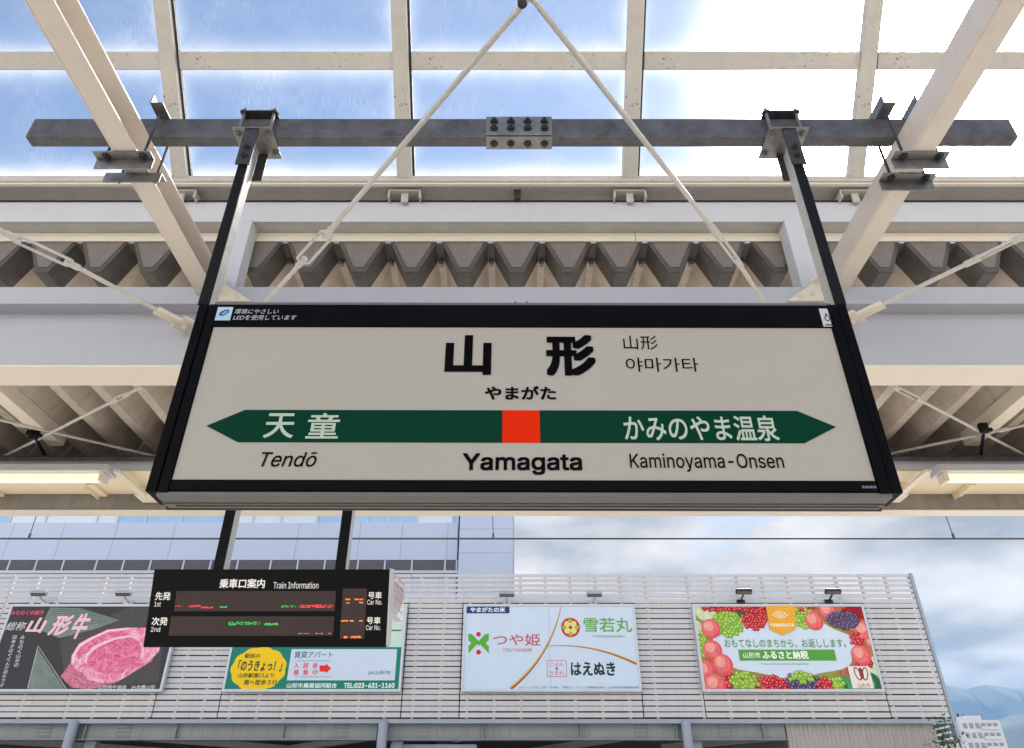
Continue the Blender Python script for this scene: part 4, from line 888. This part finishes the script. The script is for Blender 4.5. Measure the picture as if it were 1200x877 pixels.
d1 = d0 + .0012
def letters(name, items, mats):
    mb = MB()
    for it in items:
        body, bx = it[0], it[1]; kw = it[2] if len(it) > 2 else {}
        add_text(mb, body, PS.box(*bx), kw.pop('d', d1), **kw)
    build_lines(mb, name, mats, sg_)
letters('station_name', [('山', (521.5, 575.5, 393.5, 440), dict(bold=.05)), ('形', (639.5, 697.5, 393, 441), dict(bold=.048)), ('やまがた', (568, 651.3, 453, 469), dict(bold=.032)), ('Yamagata', (542, 682, 531.8, 557), dict(bold=.022))], INK)
letters('foreign_name', [('山形', (730, 770, 393.8, 410)), ('야마가타', (733, 818, 419.5, 436))], INK)
letters('next_station_kanji', [('天', (310.5, 345.2, 485.5, 514.5), dict(bold=.016)), ('童', (360, 397.8, 485, 515), dict(bold=.014)), ('かみのやま温泉', (730.7, 910.7, 487, 517), dict(bold=.016))], LTG)
letters('next_station_roman', [('Tendō', (305.5, 371, 531, 548), dict(shear=.2, bold=.006)), ('Kaminoyama-Onsen', (738, 918, 531.6, 553), dict(bold=.006))], INK)
# stickers on the frame
PF = Plane(Vector((SO.x, SYF, sz0))); df = -yf + .001
m = MB(); m.poly(rect(PF.box(253, 271, 360.8, 376.4)), df); u0, u1, v0, v1 = PF.box(253, 271, 360.8, 376.4); uc, vc = (u0 + u1) / 2, (v0 + v1) / 2
m.disc(uc, vc + .004, .019, .011, df + .0008, 1, 20, .6); m.disc(uc + .002, vc + .004, .012, .005, df + .0014, 0, 20, .6); m.poly([(uc - .016, vc - .004), (uc + .012, vc + .007), (uc + .012, vc + .010), (uc - .016, vc)], df + .0020, 1)
m.build('eco_sticker', [ink(srgb(176, 206, 222)), ink(srgb(30, 88, 140))], sg_, local=True)
m = MB(); add_text(m, '環境にやさしい', PF.box(274.5, 326, 363, 368.8), df, 0, .005, .15); add_text(m, 'LEDを使用しています', PF.box(273, 347, 370, 376), df, 0, .005, .15); build_lines(m, 'eco_lettering', ink(srgb(190, 192, 196)), sg_)
m = MB(); m.poly(rect(PF.box(961.5, 975, 361.5, 382.5)), df); u0, u1, v0, v1 = PF.box(961.5, 975, 361.5, 382.5); uc, vc = (u0 + u1) / 2, (v0 + v1) / 2
m.disc(uc, vc - .004, .010, .013, df + .0008, 1); m.poly([(uc - .007, vc + .003), (uc + .007, vc + .003), (uc, vc + .022)], df + .0008, 1); m.disc(uc, vc - .004, .006, .009, df + .0014, 0); m.poly(rect((uc - .013, uc + .013, v0 + .004, v0 + .010)), df + .0008, 1)
m.build('drop_sticker', [ink(srgb(196, 200, 204)), ink(srgb(70, 74, 82))], sg_, local=True)
m = MB(); u0, u1, v0, v1 = PF.box(1010, 1027, 568.6, 571.8)
for i in range(7): a = u0 + (u1 - u0) * i / 7; m.poly(rect((a, a + (u1 - u0) / 9, v0 + (0 if i else 0), v1 - (.002 if i % 2 else 0))), df)
m.build('maker_plate', ink(srgb(120, 126, 138)), sg_, local=True)

# ================================================================== TRAIN INFORMATION DISPLAY
TI = 14.5; DO = at(314, 713, 4.5)
PD = Plane(DO, TI)
cor = [PD.uv(*p) for p in ((179.7, 667.7), (455.7, 667), (452.7, 758.3), (168, 759.3))]
ul, ur = (cor[0][0] + cor[3][0]) / 2, (cor[1][0] + cor[2][0]) / 2; vt, vb = (cor[0][1] + cor[1][1]) / 2, (cor[2][1] + cor[3][1]) / 2
dt = empty('information_display', DO, 'black train information display with red, green and orange LED lines', 'display', rot=(R(TI), 0, 0))
m = MB(); m.box(ul, ur, .0, .10, vb, vt); m.build('case', M['case'], dt, local=True, bevel=.006)
m = MB(); m.box(ur + .001, ur + .014, .004, .11, vb + .01, vt + .004); m.build('side_panel', M['white'], dt, local=True)
scr_m = mat('led_screen_brown', srgb(62, 50, 50), .35, spec=.3, var=.1, vs_=8)
for bx in ((205.5, 393, 692.8, 716.5), (199, 391, 722.5, 745.2), (400, 428.5, 689.8, 748.8)):
    m = MB(); m.poly(rect(PD.box(*bx)), .0012); m.build('led_screen', scr_m, dt, local=True)
m = MB(); tx = mat('display_lettering', (.8, .8, .78), .4, var=.02, emit=(1, 1, .96), estr=.12)
for b, bx, bd in (('乗車口案内', (257.5, 310.5, 678.5, 689.5), .02), ('Train Information', (320.5, 373.2, 682.2, 690), .0), ('先発', (182, 200, 694, 703.5), .015), ('1st', (181, 188.5, 705.5, 711), .0), ('次発', (178, 196.5, 723.5, 733), .015), ('2nd', (177, 187.8, 735, 740.5), .0), ('号車', (431.5, 447.5, 693.8, 702), .015), ('Car No.', (430.5, 447.8, 703, 708.8), .0), ('号車', (429.8, 446, 723.2, 731.5), .015), ('Car No.', (429, 446, 732.8, 738.6), .0)):
    add_text(m, b, PD.box(*bx), .0012, 0, bd)
build_lines(m, 'lettering', tx, dt)
LR, LG, LO = glow((1, .05, .04), 1.0), glow((.05, .9, .15), .6), glow((1, .25, .02), 1.0)
def leds(items, mt_, name='led_text'):
    mb = MB()
    for (x0, x1, y0, y1, kind) in items:
        x = x0
        while x < x1:
            for j in range(max(1, int((y1 - y0) / .9))):
                pr_ = .75 if kind == 1 else .42
                if rnd.random() < pr_: mb.poly(rect(PD.box(x, x + .75, y0 + j * .9, y0 + j * .9 + .62)), .0028)
            x += .95
    mb.build(name, mt_, dt, local=True)
leds([(206, 214, 710, 711.8, 1), (221, 236, 709.4, 712.6, 0), (236, 250, 711.4, 713.2, 1), (351, 393, 709, 713.4, 0), (352, 362, 711.8, 713.4, 1), (370, 378, 711.8, 713.4, 1)], LR, 'red_led_text')
leds([(258, 266, 710.8, 713.2, 1), (330, 343, 709.6, 712.6, 0), (344, 350, 710.6, 712.4, 1), (268, 305, 729, 733, 0), (310, 325.5, 730.5, 733.2, 1), (268, 274, 732.4, 733.4, 1)], LG, 'green_led_text')
leds([(405, 410, 701.8, 704, 1), (415.5, 425, 701.8, 704, 1), (405, 409, 706, 708, 1), (421, 425, 705.5, 708, 1), (399.5, 408, 727, 729.4, 1), (410, 414, 727, 729.2, 1), (421, 425.5, 727, 729.2, 1), (402, 407, 745.6, 748.4, 1), (411, 423, 745.4, 748.2, 1), (349, 364, 742.2, 743.6, 1), (369, 378, 742.2, 743.6, 0), (385, 387, 742.2, 743.6, 1)], LO, 'orange_led_text')
# hanging posts of the display
for pa, nm in ((264.5, 0), (406.5, 1)):
    A = at(pa - 6, 667, 4.56); x = A.x
    m = MB(); m.box(x - .036, x + .030, 4.52, 4.54, A.z - .06, Z(2.345)); m.box(x - .036, x + .030, 4.60, 4.61, A.z - .06, Z(2.345)); m.build('hanger_post', M['hangdark'], dt) if False else None
    # built in the display's own frame
    inv = (Matrix.Translation(DO) @ Matrix.Rotation(R(TI), 4, 'X')).inverted()
    for mn, mt_, rng in (('hanger_post', M['hangdark'], (-.034, .030, 4.52, 4.53)), ('post_web', M['white'], (.008, .030, 4.532, 4.62))):
        m = MB(); m.box(x + rng[0], x + rng[1], rng[2], rng[3], A.z - .03, Z(2.50)); m.v = [inv @ v for v in m.v]; m.build(mn, mt_, dt, local=True)
# small angled sign behind its right end
c0 = at(458.5, 676, 4.72); c1 = at(475, 685, 5.02); z0 = at(458, 715, 4.72).z
sd = empty('side_sign', (c0.x, c0.y, z0), 'small white side sign with faint pink writing at the right end of the information display', 'sign')
dv = (c1 - c0); dv.z = 0; ln = dv.length; dv.normalize(); nv = Vector((dv.y, -dv.x, 0))
m = MB(); hh = c0.z - z0
def ob(m, a, b, t0, t1, v0, v1): 
    P_ = lambda s, t_, v: (c0 + dv * s + nv * t_) * 1 + Vector((0, 0, v - c0.z + z0))
    m.add([P_(s, t_, v) for v in (v0, v1) for t_ in (t0, t1) for s in (a, b)], [(0, 2, 3, 1), (4, 5, 7, 6), (0, 1, 5, 4), (2, 6, 7, 3), (0, 4, 6, 2), (1, 3, 7, 5)])
ob(m, 0, ln, -.05, 0, 0, hh); m.build('case', M['white'], sd, bevel=.004)
m = MB(); ob(m, .02, ln - .02, .0015, .003, .05, hh - .03); m.build('face', ink(srgb(200, 190, 200)), sd)
m = MB()
for i in range(4):
    for j in range(3): ob(m, .05 + j * ln * .27, .05 + j * ln * .27 + ln * .18, .004, .005, .10 + i * hh * .2, .10 + i * hh * .2 + hh * .07)
m.build('faint_print', ink(srgb(204, 172, 182)), sd)
m = MB(); m.bar((c0.x - .02, c0.y + .02, c0.z - .10), (c0.x - .22, c0.y - .06, c0.z - .10), .03, .03); m.build('arm', M['hangdark'], sd)

# ------------------------------------------------------------------ haze
hz = MB(); hz.box(-7000, 9500, -400, 6400, -3.0, 900); ho = hz.build('haze', bpy.data.materials.new('haze_air')); hm = ho.data.materials[0]; hm.use_nodes = True
hn = hm.node_tree.nodes; hn.remove(hn['Principled BSDF']); pv = hn.new('ShaderNodeVolumePrincipled'); pv.inputs['Color'].default_value = (.34, .62, 1, 1); pv.inputs['Density'].default_value = .00013; pv.inputs['Anisotropy'].default_value = 0.
hm.node_tree.links.new(pv.outputs[0], hn['Material Output'].inputs['Volume']); tag(ho, 'thin blue air haze in front of the far hills', 'haze', kind='stuff')
